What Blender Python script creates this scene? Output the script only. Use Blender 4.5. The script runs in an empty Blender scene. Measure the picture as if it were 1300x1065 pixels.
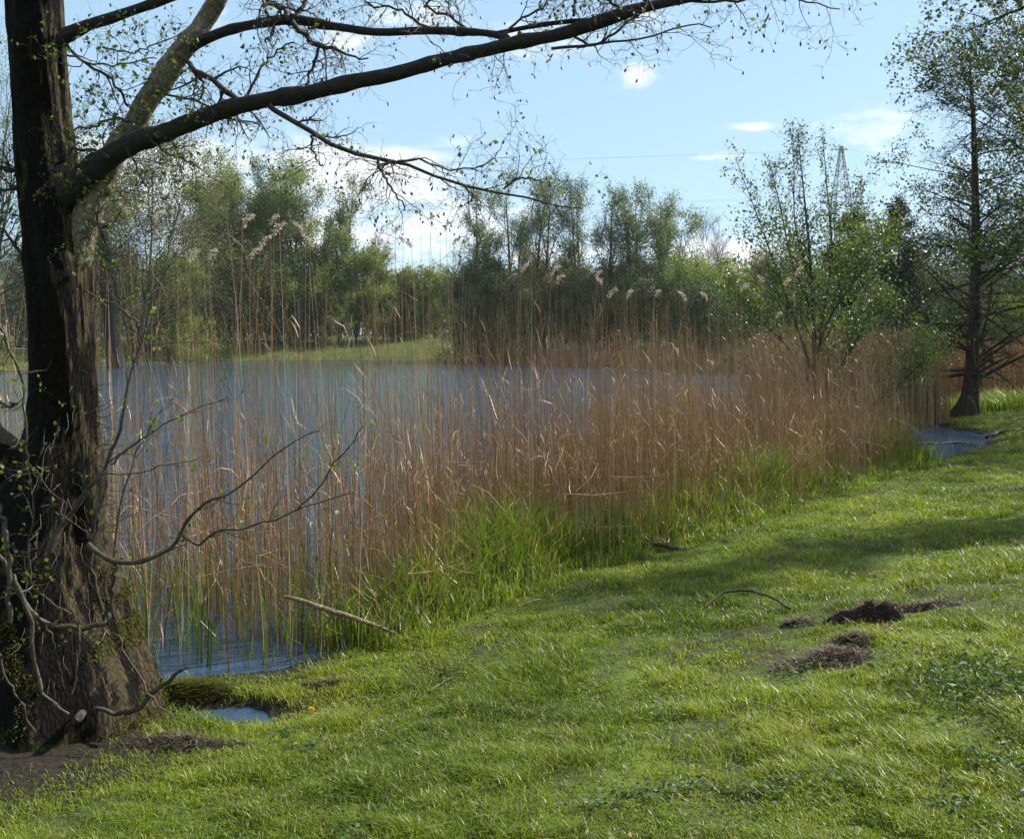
import bpy, math, random
import numpy as np
from mathutils import Vector

# ------------------------------------------------------------------ camera, world, sun, exposure
ZC, F, HZ = 2.1, 1250.0, 435.0          # eye height over the water, focal length and eye level in photo pixels
S = bpy.context.scene
cam = bpy.data.objects.new('camera', bpy.data.cameras.new('camera'))
S.collection.objects.link(cam)
cam.location = (0, 0, ZC)
cam.rotation_euler = (math.radians(90), 0, 0)
cam.data.sensor_width = 36
cam.data.lens = 36 * F / 1300
cam.data.shift_y = (HZ - 532.5) / 1300
cam.data.clip_start = 0.1
cam.data.clip_end = 6000
S.camera = cam
S.view_settings.view_transform = 'Standard'
S.view_settings.look = 'None'
S.view_settings.exposure = 0.95
S.view_settings.gamma = 1.0
S.cycles.max_bounces = 8
S.cycles.diffuse_bounces = 3
S.cycles.transparent_max_bounces = 8
S.cycles.caustics_reflective = False
S.cycles.caustics_refractive = False
SUN_AZ, SUN_EL = math.radians(64), math.radians(39)     # azimuth clockwise from +Y

world = bpy.data.worlds.new("World")
S.world = world
world.use_nodes = True
def build_world():
    nt = world.node_tree; N = nt.nodes; L = nt.links
    N.clear()
    out = N.new('ShaderNodeOutputWorld'); bg = N.new('ShaderNodeBackground')
    sky = N.new('ShaderNodeTexSky'); sky.sky_type = 'NISHITA'; sky.sun_disc = False
    sky.sun_elevation = SUN_EL; sky.sun_rotation = SUN_AZ
    sky.air_density = 1.0; sky.dust_density = 0.6; sky.ozone_density = 1.5; sky.altitude = 50
    bg.inputs['Strength'].default_value = 0.064
    tc = N.new('ShaderNodeTexCoord'); sep = N.new('ShaderNodeSeparateXYZ')
    L.new(tc.outputs['Generated'], sep.inputs[0])
    def m(op, a, b=None, c=None, clamp=False):
        n = N.new('ShaderNodeMath'); n.operation = op; n.use_clamp = clamp
        for i, v in enumerate((a, b, c)):
            if v is None: continue
            if isinstance(v, (int, float)): n.inputs[i].default_value = v
            else: L.new(v, n.inputs[i])
        return n.outputs[0]
    az = m('ARCTAN2', sep.outputs['X'], sep.outputs['Y']); el = m('ARCSINE', sep.outputs['Z'])
    comb = N.new('ShaderNodeCombineXYZ')
    L.new(m('MULTIPLY', az, 9.0), comb.inputs[0]); L.new(m('MULTIPLY', el, 34.0), comb.inputs[1])
    n1 = N.new('ShaderNodeTexNoise'); n1.inputs['Scale'].default_value = 1.0; n1.inputs['Detail'].default_value = 9
    n1.inputs['Roughness'].default_value = 0.62; n1.inputs['Distortion'].default_value = 0.5
    L.new(comb.outputs[0], n1.inputs['Vector'])
    comb2 = N.new('ShaderNodeCombineXYZ')
    L.new(m('MULTIPLY', az, 26.0), comb2.inputs[0]); L.new(m('MULTIPLY', el, 60.0), comb2.inputs[1])
    n2 = N.new('ShaderNodeTexNoise'); n2.inputs['Scale'].default_value = 1.0; n2.inputs['Detail'].default_value = 8
    n2.inputs['Roughness'].default_value = 0.6
    L.new(comb2.outputs[0], n2.inputs['Vector'])
    blobs = [(-.34, .155, .12, .050, .80), (-.16, .165, .12, .045, .75), (-.22, .11, .2, .05, .65), (-.06, .12, .09, .05, .6),
             (.06, .09, .10, .022, .55), (.215, .085, .07, .028, .85), (.205, .183, .040, .007, .55), (.235, .210, .035, .006, .5),
             (.35, .20, .05, .022, .5), (.127, .262, .024, .016, .62), (.14, .315, .05, .014, .5), (-.09, .320, .07, .02, .55),
             (-.17, .30, .035, .025, .42), (-.40, .325, .05, .02, .55), (-.44, .345, .08, .02, .65), (.04, .30, .08, .022, .5), (-.29, .30, .03, .018, .4)]
    tot = None
    for a0, e0, sa, se, k in blobs:
        da = m('DIVIDE', m('SUBTRACT', az, a0), sa); de = m('DIVIDE', m('SUBTRACT', el, e0), se)
        g = m('MULTIPLY', m('EXPONENT', m('MULTIPLY', m('ADD', m('MULTIPLY', da, da), m('MULTIPLY', de, de)), -1.0)), k)
        tot = g if tot is None else m('MAXIMUM', tot, g)
    # a few clouds elsewhere, out of the frame
    behind = m('MULTIPLY', m('GREATER_THAN', m('ABSOLUTE', az), 0.62), 0.45)
    tot = m('MAXIMUM', tot, behind)
    nn = m('ADD', m('MULTIPLY', n1.outputs['Fac'], 0.6), m('MULTIPLY', n2.outputs['Fac'], 0.4))
    d = m('SUBTRACT', m('ADD', tot, m('MULTIPLY', m('SUBTRACT', nn, 0.5), 1.8)), 0.20)
    mr = N.new('ShaderNodeMapRange'); mr.interpolation_type = 'SMOOTHSTEP'
    mr.inputs['From Min'].default_value = 0.0; mr.inputs['From Max'].default_value = 0.55
    mr.inputs['To Max'].default_value = 0.95
    L.new(d, mr.inputs['Value'])
    fac = m('MULTIPLY', mr.outputs[0], m('GREATER_THAN', tot, 0.02))
    mix = N.new('ShaderNodeMix'); mix.data_type = 'RGBA'
    L.new(fac, mix.inputs[0])
    thin = N.new('ShaderNodeMix'); thin.data_type = 'RGBA'; thin.inputs[0].default_value = 0.50
    L.new(sky.outputs[0], thin.inputs[6]); thin.inputs[7].default_value = (5.6, 8.5, 11.0, 1)   # thin milky veil of high air
    L.new(thin.outputs[2], mix.inputs[6]); mix.inputs[7].default_value = (9.6, 10.0, 10.3, 1)
    L.new(mix.outputs[2], bg.inputs['Color']); L.new(bg.outputs[0], out.inputs[0])
build_world()

sl = bpy.data.lights.new('sun', 'SUN'); sl.energy = 5.0; sl.angle = math.radians(0.55); sl.color = (1.0, 0.95, 0.86)
sun = bpy.data.objects.new('sun', sl); S.collection.objects.link(sun)
sd = Vector((math.sin(SUN_AZ) * math.cos(SUN_EL), math.cos(SUN_AZ) * math.cos(SUN_EL), math.sin(SUN_EL)))
sun.rotation_euler = sd.to_track_quat('Z', 'Y').to_euler()
sun.location = sd * 50

# ------------------------------------------------------------------ helpers
def U(px, py, D): return ((px - 650) / F * D, D, ZC - (py - HZ) / F * D)

def hash2(ix, iy, seed):
    h = (ix * 374761393 + iy * 668265263 + seed * 974634777) & 0xFFFFFFFF
    h = ((h ^ (h >> 13)) * 1274126177) & 0xFFFFFFFF
    return ((h ^ (h >> 16)) & 0xFFFF) / 65535.0
def vnoise(x, y, seed=0):
    ix = np.floor(x).astype(np.int64); iy = np.floor(y).astype(np.int64)
    fx = x - ix; fy = y - iy
    fx = fx * fx * (3 - 2 * fx); fy = fy * fy * (3 - 2 * fy)
    a = hash2(ix, iy, seed); b = hash2(ix + 1, iy, seed); c = hash2(ix, iy + 1, seed); d = hash2(ix + 1, iy + 1, seed)
    return (a * (1 - fx) + b * fx) * (1 - fy) + (c * (1 - fx) + d * fx) * fy
def fbm(x, y, oct=4, seed=0):
    s = 0; a = 0.5; t = 0
    for i in range(oct):
        s = s + a * vnoise(x * 2 ** i, y * 2 ** i, seed + i * 17); t += a; a *= 0.5
    return s / t

def mesh_obj(name, V, faces, mat, parent=None, attr=None, smooth=False, uv=None):
    """V (n,3); faces = list of (m,k) int arrays"""
    V = np.ascontiguousarray(V, dtype=np.float32)
    me = bpy.data.meshes.new(name)
    faces = [np.asarray(f, dtype=np.int32) for f in faces if len(f)]
    loops = np.concatenate([f.ravel() for f in faces])
    tot = np.concatenate([np.full(len(f), f.shape[1], dtype=np.int32) for f in faces])
    start = np.concatenate([[0], np.cumsum(tot)[:-1]]).astype(np.int32)
    me.vertices.add(len(V)); me.vertices.foreach_set('co', V.ravel())
    me.loops.add(len(loops)); me.loops.foreach_set('vertex_index', loops)
    me.polygons.add(len(tot)); me.polygons.foreach_set('loop_start', start)
    try: me.polygons.foreach_set('loop_total', tot)
    except Exception: pass
    me.polygons.foreach_set('use_smooth', np.full(len(tot), smooth, dtype=bool))
    if attr is not None:
        at = me.attributes.new('v', 'FLOAT', 'POINT'); at.data.foreach_set('value', np.asarray(attr, dtype=np.float32))
    me.update(calc_edges=True)
    me.materials.append(mat)
    o = bpy.data.objects.new(name, me); S.collection.objects.link(o)
    if parent is not None: o.parent = parent
    return o
def tag(o, label=None, cat=None, group=None, kind=None):
    if label: o['label'] = label
    if cat: o['category'] = cat
    if group: o['group'] = group
    if kind: o['kind'] = kind
    return o
def thing(name, loc, label, cat, group=None):
    o = bpy.data.objects.new(name, None); S.collection.objects.link(o); o.location = loc
    o.empty_display_size = 0.2
    return tag(o, label, cat, group)

def tubes(P, R, sides=5, cap=False):
    """P (N,K,3), R (N,K) -> V, quads"""
    P = np.asarray(P, float); R = np.asarray(R, float)
    N, K, _ = P.shape
    T = np.gradient(P, axis=1); T /= np.linalg.norm(T, axis=2, keepdims=True) + 1e-12
    Tm = T.mean(axis=1); ref = np.zeros((N, 3)); ref[np.arange(N), np.argmin(np.abs(Tm), axis=1)] = 1
    A = np.cross(T, ref[:, None, :]); A /= np.linalg.norm(A, axis=2, keepdims=True) + 1e-12
    B = np.cross(T, A)
    th = np.arange(sides) * 2 * math.pi / sides
    V = P[:, :, None, :] + R[:, :, None, None] * (A[:, :, None, :] * np.cos(th)[None, None, :, None] + B[:, :, None, :] * np.sin(th)[None, None, :, None])
    V = V.reshape(-1, 3)
    n = np.arange(N)[:, None, None] * K * sides; k = np.arange(K - 1)[None, :, None] * sides; s = np.arange(sides)[None, None, :]
    s2 = (s + 1) % sides
    q = np.stack([n + k + s, n + k + s2, n + k + sides + s2, n + k + sides + s], axis=-1).reshape(-1, 4)
    return V, q
class Acc:
    def __init__(s): s.V = []; s.F = {}; s.n = 0; s.A = []
    def add(s, V, *faces, attr=None):
        V = np.asarray(V, float)
        for f in faces:
            f = np.asarray(f)
            if len(f): s.F.setdefault(f.shape[1], []).append(f + s.n)
        s.V.append(V); s.n += len(V); s.A.append(np.full(len(V), .5) if attr is None else np.asarray(attr, float))
        return s
    def build(s, name, mat, parent=None, smooth=False):
        V = np.concatenate(s.V)
        if parent is not None: V = V - np.array(parent.matrix_world.translation if False else parent.location)
        return mesh_obj(name, V, [np.concatenate(f) for f in s.F.values()], mat, parent, np.concatenate(s.A), smooth)

def resample(pts, rad, K):
    pts = np.asarray(pts, float); rad = np.asarray(rad, float)
    # Catmull-Rom through the points
    n = len(pts); P = np.vstack([2 * pts[0] - pts[1], pts, 2 * pts[-1] - pts[-2]])
    t = np.linspace(0, n - 1 - 1e-6, K); i = np.floor(t).astype(int); f = (t - i)[:, None]
    p0, p1, p2, p3 = P[i], P[i + 1], P[i + 2], P[i + 3]
    Q = 0.5 * ((2 * p1) + (-p0 + p2) * f + (2 * p0 - 5 * p1 + 4 * p2 - p3) * f ** 2 + (-p0 + 3 * p1 - 3 * p2 + p3) * f ** 3)
    return Q, np.interp(t, np.arange(n), rad)

def grow(rng, P, R, n, t0, t1, L, ang, up, K, wig, rr, lenvar=.3, tpow=1.0, endr=.25, flat=0.0, rmin=0.0):
    """children of polylines P (N,K0,3); L = length or function of t"""
    N, K0, _ = P.shape
    idx = np.repeat(np.arange(N), n)
    t = (np.tile(np.arange(n), N) + rng.random(N * n)) / n
    t = t0 + (t1 - t0) * t ** tpow
    s = t * (K0 - 1) * .9999; i = s.astype(int); f = s - i
    p = P[idx, i] * (1 - f)[:, None] + P[idx, i + 1] * f[:, None]
    r = (R[idx, i] * (1 - f) + R[idx, i + 1] * f)
    T = P[idx, i + 1] - P[idx, i]; T /= np.linalg.norm(T, axis=1, keepdims=True) + 1e-12
    q = rng.normal(size=T.shape); q[:, 2] *= (1 - flat); q -= (q * T).sum(1, keepdims=True) * T; q /= np.linalg.norm(q, axis=1, keepdims=True) + 1e-12
    a = ang * (1 + .35 * rng.normal(size=len(t)))
    d = np.cos(a)[:, None] * T + np.sin(a)[:, None] * q
    ln = (L(t) if callable(L) else np.full(len(t), L)) * (1 + lenvar * rng.uniform(-1, 1, len(t)))
    out = np.zeros((len(t), K, 3)); out[:, 0] = p
    for k in range(1, K):
        d = d + wig * rng.normal(size=d.shape); d[:, 2] += up
        d /= np.linalg.norm(d, axis=1, keepdims=True)
        out[:, k] = out[:, k - 1] + d * (ln / (K - 1))[:, None]
    r0 = np.maximum(r * rr, rmin)
    Rr = r0[:, None] * np.linspace(1, endr, K)[None, :]
    return out, Rr

def leaf_quads(rng, P, n, size, spread, t0=.1, var=.4, droop=0.0, asp=.55, along=None):
    """n leaves near each polyline -> V (4 per leaf), quads, attr"""
    N, K, _ = P.shape
    M = N * n
    idx = np.repeat(np.arange(N), n)
    s = (t0 + (1 - t0) * rng.random(M)) * (K - 1) * .9999; i = s.astype(int); f = (s - i)[:, None]
    c = P[idx, i] * (1 - f) + P[idx, i + 1] * f + rng.normal(size=(M, 3)) * spread
    return leaf_at(rng, c, size, var, droop, asp)
def leaf_at(rng, c, size, var=.4, droop=0.0, asp=.55, flatness=0.0, attr=None):
    M = len(c)
    u = rng.normal(size=(M, 3)); u[:, 2] = u[:, 2] * (1 - flatness) - droop; u /= np.linalg.norm(u, axis=1, keepdims=True)
    w = rng.normal(size=(M, 3)); w[:, 2] *= (1 - flatness); w -= (w * u).sum(1, keepdims=True) * u; w /= np.linalg.norm(w, axis=1, keepdims=True) + 1e-9
    nrm = np.cross(u, w)
    sz = size * (1 + var * rng.uniform(-1, 1, M))[:, None]
    V = np.stack([c, c + u * sz * .5 + w * sz * asp * .5 + nrm * sz * .08, c + u * sz, c + u * sz * .5 - w * sz * asp * .5 + nrm * sz * .08], axis=1).reshape(-1, 3)
    q = np.arange(M * 4).reshape(M, 4)
    a = rng.random(M) if attr is None else attr
    return V, q, np.repeat(a, 4)

# ------------------------------------------------------------------ materials
def new_mat(name):
    m = bpy.data.materials.new(name); m.use_nodes = True
    m.node_tree.nodes.clear()
    return m, m.node_tree.nodes, m.node_tree.links
def ramp_node(N, stops):
    r = N.new('ShaderNodeValToRGB'); e = r.color_ramp.elements
    while len(e) < len(stops): e.new(.5)
    for i, (p, c) in enumerate(stops): e[i].position = p; e[i].color = (*c, 1)
    return r
def foliage_mat(name, stops, rough=.5, transl=.35, spec=.4, tint=(1.25, 1.25, .6), rspec=None):
    m, N, L = new_mat(name)
    out = N.new('ShaderNodeOutputMaterial'); at = N.new('ShaderNodeAttribute'); at.attribute_name = 'v'
    r = ramp_node(N, stops); L.new(at.outputs['Fac'], r.inputs[0])
    p = N.new('ShaderNodeBsdfPrincipled'); p.inputs['Roughness'].default_value = rough
    p.inputs['Specular IOR Level'].default_value = spec
    L.new(r.outputs[0], p.inputs['Base Color'])
    t = N.new('ShaderNodeBsdfTranslucent'); mu = N.new('ShaderNodeMix'); mu.data_type = 'RGBA'; mu.blend_type = 'MULTIPLY'
    mu.inputs[0].default_value = 1; L.new(r.outputs[0], mu.inputs[6]); mu.inputs[7].default_value = (*tint, 1)
    L.new(mu.outputs[2], t.inputs[0])
    mx = N.new('ShaderNodeMixShader'); mx.inputs[0].default_value = transl
    L.new(p.outputs[0], mx.inputs[1]); L.new(t.outputs[0], mx.inputs[2]); L.new(mx.outputs[0], out.inputs[0])
    return m
def bark_mat(name, c1, c2, scale=18, stretch=.25, bump=.6, rough=.9, moss=None, mossc=(.10, .11, .015), dist=.02, spec=.3, lichen=None, sunlit_rim=None):
    m, N, L = new_mat(name)
    out = N.new('ShaderNodeOutputMaterial'); p = N.new('ShaderNodeBsdfPrincipled'); L.new(p.outputs[0], out.inputs[0])
    p.inputs['Roughness'].default_value = rough; p.inputs['Specular IOR Level'].default_value = spec
    g = N.new('ShaderNodeNewGeometry'); mp = N.new('ShaderNodeMapping'); mp.inputs['Scale'].default_value = (1, 1, stretch)
    L.new(g.outputs['Position'], mp.inputs[0])
    n = N.new('ShaderNodeTexNoise'); n.inputs['Scale'].default_value = scale; n.inputs['Detail'].default_value = 8; n.inputs['Roughness'].default_value = .7
    n.inputs['Distortion'].default_value = .6
    L.new(mp.outputs[0], n.inputs[0])
    vo = N.new('ShaderNodeTexVoronoi'); vo.inputs['Scale'].default_value = scale * 1.6; vo.feature = 'DISTANCE_TO_EDGE'; L.new(mp.outputs[0], vo.inputs[0])
    r = ramp_node(N, [(.3, c1), (.7, c2)]); L.new(n.outputs[0], r.inputs[0])
    col = r.outputs[0]
    if lichen:
        ln = N.new('ShaderNodeTexNoise'); ln.inputs['Scale'].default_value = 14; ln.inputs['Detail'].default_value = 6; L.new(g.outputs['Position'], ln.inputs[0])
        lr = ramp_node(N, [(.55, (0, 0, 0)), (.66, (1, 1, 1))]); L.new(ln.outputs[0], lr.inputs[0])
        lm = N.new('ShaderNodeMix'); lm.data_type = 'RGBA'; L.new(lr.outputs[0], lm.inputs[0]); L.new(col, lm.inputs[6]); lm.inputs[7].default_value = (*lichen, 1); col = lm.outputs[2]
    if sunlit_rim:      # paler bark patches facing +X, painting the trunk's sunlit side into the colour
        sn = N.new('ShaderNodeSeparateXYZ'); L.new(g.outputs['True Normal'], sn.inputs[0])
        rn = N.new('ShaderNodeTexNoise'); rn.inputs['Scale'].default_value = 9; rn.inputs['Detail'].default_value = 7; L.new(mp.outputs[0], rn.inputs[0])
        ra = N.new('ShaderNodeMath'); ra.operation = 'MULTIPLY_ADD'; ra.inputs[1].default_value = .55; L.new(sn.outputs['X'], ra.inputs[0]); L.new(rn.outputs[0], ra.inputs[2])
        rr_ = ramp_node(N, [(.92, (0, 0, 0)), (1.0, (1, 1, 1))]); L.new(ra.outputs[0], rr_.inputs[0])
        rc = ramp_node(N, [(.35, tuple(v * .35 for v in sunlit_rim)), (.65, sunlit_rim)]); L.new(n.outputs[0], rc.inputs[0])
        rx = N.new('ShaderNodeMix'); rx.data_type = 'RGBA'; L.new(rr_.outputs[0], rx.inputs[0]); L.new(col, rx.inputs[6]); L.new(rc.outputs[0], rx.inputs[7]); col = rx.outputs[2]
    if moss is not None:     # moss below height `moss`, patchy
        sp = N.new('ShaderNodeSeparateXYZ'); L.new(g.outputs['Position'], sp.inputs[0])
        mn = N.new('ShaderNodeTexNoise'); mn.inputs['Scale'].default_value = 5.5; mn.inputs['Detail'].default_value = 6; L.new(g.outputs['Position'], mn.inputs[0])
        mr = N.new('ShaderNodeMapRange'); mr.inputs['From Min'].default_value = 0; mr.inputs['From Max'].default_value = moss
        mr.inputs['To Min'].default_value = .22; mr.inputs['To Max'].default_value = -.12
        L.new(sp.outputs['Z'], mr.inputs[0])
        ad = N.new('ShaderNodeMath'); ad.operation = 'ADD'; L.new(mn.outputs[0], ad.inputs[0]); L.new(mr.outputs[0], ad.inputs[1])
        mm = ramp_node(N, [(.52, (0, 0, 0)), (.60, (1, 1, 1))]); L.new(ad.outputs[0], mm.inputs[0])
        mc = ramp_node(N, [(.3, tuple(v * .45 for v in mossc)), (.7, mossc)]); L.new(n.outputs[0], mc.inputs[0])
        x = N.new('ShaderNodeMix'); x.data_type = 'RGBA'; L.new(mm.outputs[0], x.inputs[0]); L.new(col, x.inputs[6]); L.new(mc.outputs[0], x.inputs[7]); col = x.outputs[2]
    cr = ramp_node(N, [(.0, (.25, .25, .25)), (.12, (1, 1, 1))]); L.new(vo.outputs[0], cr.inputs[0])    # dark cracks between the plates
    cm = N.new('ShaderNodeMix'); cm.data_type = 'RGBA'; cm.blend_type = 'MULTIPLY'; cm.inputs[0].default_value = .8; L.new(col, cm.inputs[6]); L.new(cr.outputs[0], cm.inputs[7]); col = cm.outputs[2]
    L.new(col, p.inputs['Base Color'])
    sub = N.new('ShaderNodeMath'); sub.operation = 'MULTIPLY_ADD'; sub.inputs[1].default_value = .7
    L.new(vo.outputs[0], sub.inputs[0]); L.new(n.outputs[0], sub.inputs[2])
    b = N.new('ShaderNodeBump'); b.inputs['Strength'].default_value = bump; b.inputs['Distance'].default_value = dist
    L.new(sub.outputs[0], b.inputs['Height']); L.new(b.outputs[0], p.inputs['Normal'])
    return m

M = {}
M['grass'] = foliage_mat('grass', [(0, (.045, .075, .006)), (.45, (.155, .21, .013)), (.85, (.26, .30, .026)), (1, (.38, .32, .15))], rough=.42, transl=.45, spec=.4)
M['tallgrass'] = foliage_mat('tall_grass', [(0, (.055, .09, .012)), (.5, (.11, .17, .020)), (.85, (.18, .235, .032)), (1, (.36, .29, .14))], rough=.36, transl=.5, spec=.5)
M['reed'] = foliage_mat('dry_reed', [(0, (.13, .070, .032)), (.35, (.29, .165, .070)), (.75, (.41, .26, .12)), (1, (.58, .47, .31))], rough=.45, transl=.12, spec=.4, tint=(1.1, 1, .8))
M['plume'] = foliage_mat('reed_plume', [(0, (.34, .29, .23)), (1, (.60, .53, .44))], rough=.8, transl=.4, spec=.2, tint=(1.1, 1, .9))
M['willow'] = foliage_mat('willow_leaves', [(0, (.065, .095, .020)), (.5, (.135, .175, .040)), (1, (.24, .28, .08))], transl=.5, tint=(1.2, 1.2, .7))
M['poplar'] = foliage_mat('poplar_leaves', [(0, (.060, .090, .035)), (.5, (.12, .158, .058)), (1, (.21, .25, .10))], transl=.48, tint=(1.15, 1.15, .75))
M['bright'] = foliage_mat('spring_leaves', [(0, (.07, .105, .022)), (.5, (.14, .18, .038)), (1, (.24, .28, .07))], transl=.45)
M['dark'] = foliage_mat('dark_leaves', [(0, (.035, .050, .018)), (.6, (.075, .10, .034)), (1, (.13, .155, .055))], transl=.25)
M['olive'] = foliage_mat('olive_leaves', [(0, (.045, .055, .016)), (.5, (.09, .095, .028)), (1, (.17, .16, .055))], transl=.35)
M['pine'] = foliage_mat('pine_needles', [(0, (.012, .022, .010)), (1, (.035, .052, .020))], transl=.1)
M['twiggy'] = foliage_mat('bare_twigs', [(0, (.07, .055, .05)), (1, (.17, .14, .12))], transl=.0)
M['glossy'] = foliage_mat('glossy_leaves', [(0, (.050, .080, .020)), (.6, (.10, .145, .035)), (1, (.18, .22, .06))], rough=.40, transl=.42, spec=.5)
M['sideleaf'] = foliage_mat('side_tree_leaves', [(0, (.022, .036, .010)), (.6, (.052, .078, .018)), (1, (.13, .165, .035))], rough=.4, transl=.35, spec=.35)
M['alderleaf'] = foliage_mat('alder_leaves', [(0, (.04, .07, .012)), (.6, (.09, .145, .02)), (1, (.16, .24, .035))], rough=.5, transl=.45, spec=.3)
M['cypressleaf'] = foliage_mat('cypress_shoots', [(0, (.045, .06, .02)), (1, (.11, .135, .04))], transl=.3)
M['weed'] = foliage_mat('weed_leaves', [(0, (.03, .06, .012)), (.7, (.07, .12, .025)), (1, (.12, .17, .04))], rough=.55, transl=.35, spec=.3)
M['deadleaf'] = foliage_mat('dead_leaves', [(0, (.07, .035, .018)), (1, (.26, .11, .045))], rough=.6, transl=.2, tint=(1.2, .9, .7))
M['deadgrass'] = foliage_mat('dead_grass', [(0, (.02, .013, .008)), (.6, (.09, .060, .035)), (1, (.24, .18, .10))], rough=.6, transl=.2, tint=(1, 1, 1))
M['yellow'] = foliage_mat('dandelion_yellow', [(0, (.75, .45, .01)), (1, (.85, .60, .02))], rough=.6, transl=.3, tint=(1, 1, 1))
M['cone'] = foliage_mat('alder_cone', [(0, (.012, .012, .010)), (1, (.04, .035, .022))], transl=0)
M['moss'] = foliage_mat('moss', [(0, (.03, .035, .006)), (1, (.11, .115, .016))], rough=.8, transl=.2, spec=.1)
M['bark'] = bark_mat('alder_bark', (.0025, .002, .0016), (.010, .0082, .006), scale=26, stretch=.30, bump=1.0, spec=.12, sunlit_rim=(.085, .066, .036), moss=.35, mossc=(.07, .075, .012), dist=.03)
M['barkpale'] = bark_mat('pale_bark', (.05, .038, .022), (.26, .21, .14), scale=22, stretch=.6, bump=.8, rough=.45, dist=.02, spec=.6, lichen=(.09, .10, .03))
M['barkdark'] = bark_mat('dark_bark', (.010, .009, .008), (.034, .030, .026), scale=40, stretch=1, bump=.6, dist=.01)
M['shoot'] = bark_mat('shoot_bark', (.020, .016, .010), (.09, .07, .04), scale=40, stretch=1, bump=.4, dist=.005, rough=.6)
M['twig'] = bark_mat('twig_bark', (.022, .018, .014), (.06, .05, .038), scale=30, stretch=1, bump=.3, dist=.005, rough=.7)
M['fartrunk'] = bark_mat('far_bark', (.035, .032, .025), (.11, .10, .075), scale=4, stretch=.3, bump=.4, dist=.05)
M['cypressbark'] = bark_mat('cypress_bark', (.025, .020, .015), (.075, .058, .042), scale=12, stretch=.12, bump=.8, dist=.03)
M['deadwood'] = bark_mat('dead_wood', (.08, .06, .04), (.33, .26, .18), scale=25, stretch=1, bump=.5, dist=.01)
M['darkwood'] = bark_mat('wet_wood', (.02, .017, .013), (.08, .065, .05), scale=25, stretch=1, bump=.6, dist=.01)
M['earth'] = bark_mat('turned_earth', (.010, .007, .005), (.060, .040, .026), scale=22, stretch=1, bump=1, dist=.04)

def ground_mat():
    m, N, L = new_mat('bank_soil_and_turf')
    out = N.new('ShaderNodeOutputMaterial'); p = N.new('ShaderNodeBsdfPrincipled'); L.new(p.outputs[0], out.inputs[0])
    p.inputs['Roughness'].default_value = .9; p.inputs['Specular IOR Level'].default_value = .2
    g = N.new('ShaderNodeNewGeometry'); sp = N.new('ShaderNodeSeparateXYZ'); L.new(g.outputs['Position'], sp.inputs[0])
    n = N.new('ShaderNodeTexNoise'); n.inputs['Scale'].default_value = 1.3; n.inputs['Detail'].default_value = 10; n.inputs['Roughness'].default_value = .7; L.new(g.outputs['Position'], n.inputs[0])
    nf = N.new('ShaderNodeTexNoise'); nf.inputs['Scale'].default_value = 30; nf.inputs['Detail'].default_value = 6; L.new(g.outputs['Position'], nf.inputs[0])
    turf = ramp_node(N, [(.34, (.035, .028, .015)), (.46, (.045, .058, .012)), (.62, (.085, .12, .014))]); L.new(n.outputs[0], turf.inputs[0])
    soil = ramp_node(N, [(.3, (.006, .005, .004)), (.7, (.026, .019, .013))]); L.new(nf.outputs[0], soil.inputs[0])
    ad = N.new('ShaderNodeMath'); ad.operation = 'MULTIPLY_ADD'; ad.inputs[1].default_value = .10; L.new(n.outputs[0], ad.inputs[0]); L.new(sp.outputs['Z'], ad.inputs[2])
    mr = N.new('ShaderNodeMapRange'); mr.inputs['From Min'].default_value = .085; mr.inputs['From Max'].default_value = .14; L.new(ad.outputs[0], mr.inputs[0])
    x = N.new('ShaderNodeMix'); x.data_type = 'RGBA'; L.new(mr.outputs[0], x.inputs[0]); L.new(soil.outputs[0], x.inputs[6]); L.new(turf.outputs[0], x.inputs[7])
    # deep shade round the foot of the alder, painted in as dark bare soil
    mp = N.new('ShaderNodeMapping'); mp.inputs['Location'].default_value = (2.75 / 1.35, -4.7 / 1.2, 0); mp.inputs['Scale'].default_value = (1 / 1.35, 1 / 1.2, 0); L.new(g.outputs['Position'], mp.inputs[0])
    ln = N.new('ShaderNodeVectorMath'); ln.operation = 'LENGTH'; L.new(mp.outputs[0], ln.inputs[0])
    a2 = N.new('ShaderNodeMath'); a2.operation = 'MULTIPLY_ADD'; a2.inputs[1].default_value = .5; L.new(nf.outputs[0], a2.inputs[0]); L.new(ln.outputs['Value'], a2.inputs[2])
    m2 = N.new('ShaderNodeMapRange'); m2.inputs['From Min'].default_value = 1.1; m2.inputs['From Max'].default_value = 1.35; m2.inputs['To Min'].default_value = 1; m2.inputs['To Max'].default_value = 0; L.new(a2.outputs[0], m2.inputs[0])
    x2 = N.new('ShaderNodeMix'); x2.data_type = 'RGBA'; L.new(m2.outputs[0], x2.inputs[0]); L.new(x.outputs[2], x2.inputs[6]); L.new(soil.outputs[0], x2.inputs[7])
    L.new(x2.outputs[2], p.inputs['Base Color'])
    b = N.new('ShaderNodeBump'); b.inputs['Strength'].default_value = .8; b.inputs['Distance'].default_value = .03; L.new(nf.outputs[0], b.inputs['Height']); L.new(b.outputs[0], p.inputs['Normal'])
    return m
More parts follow.
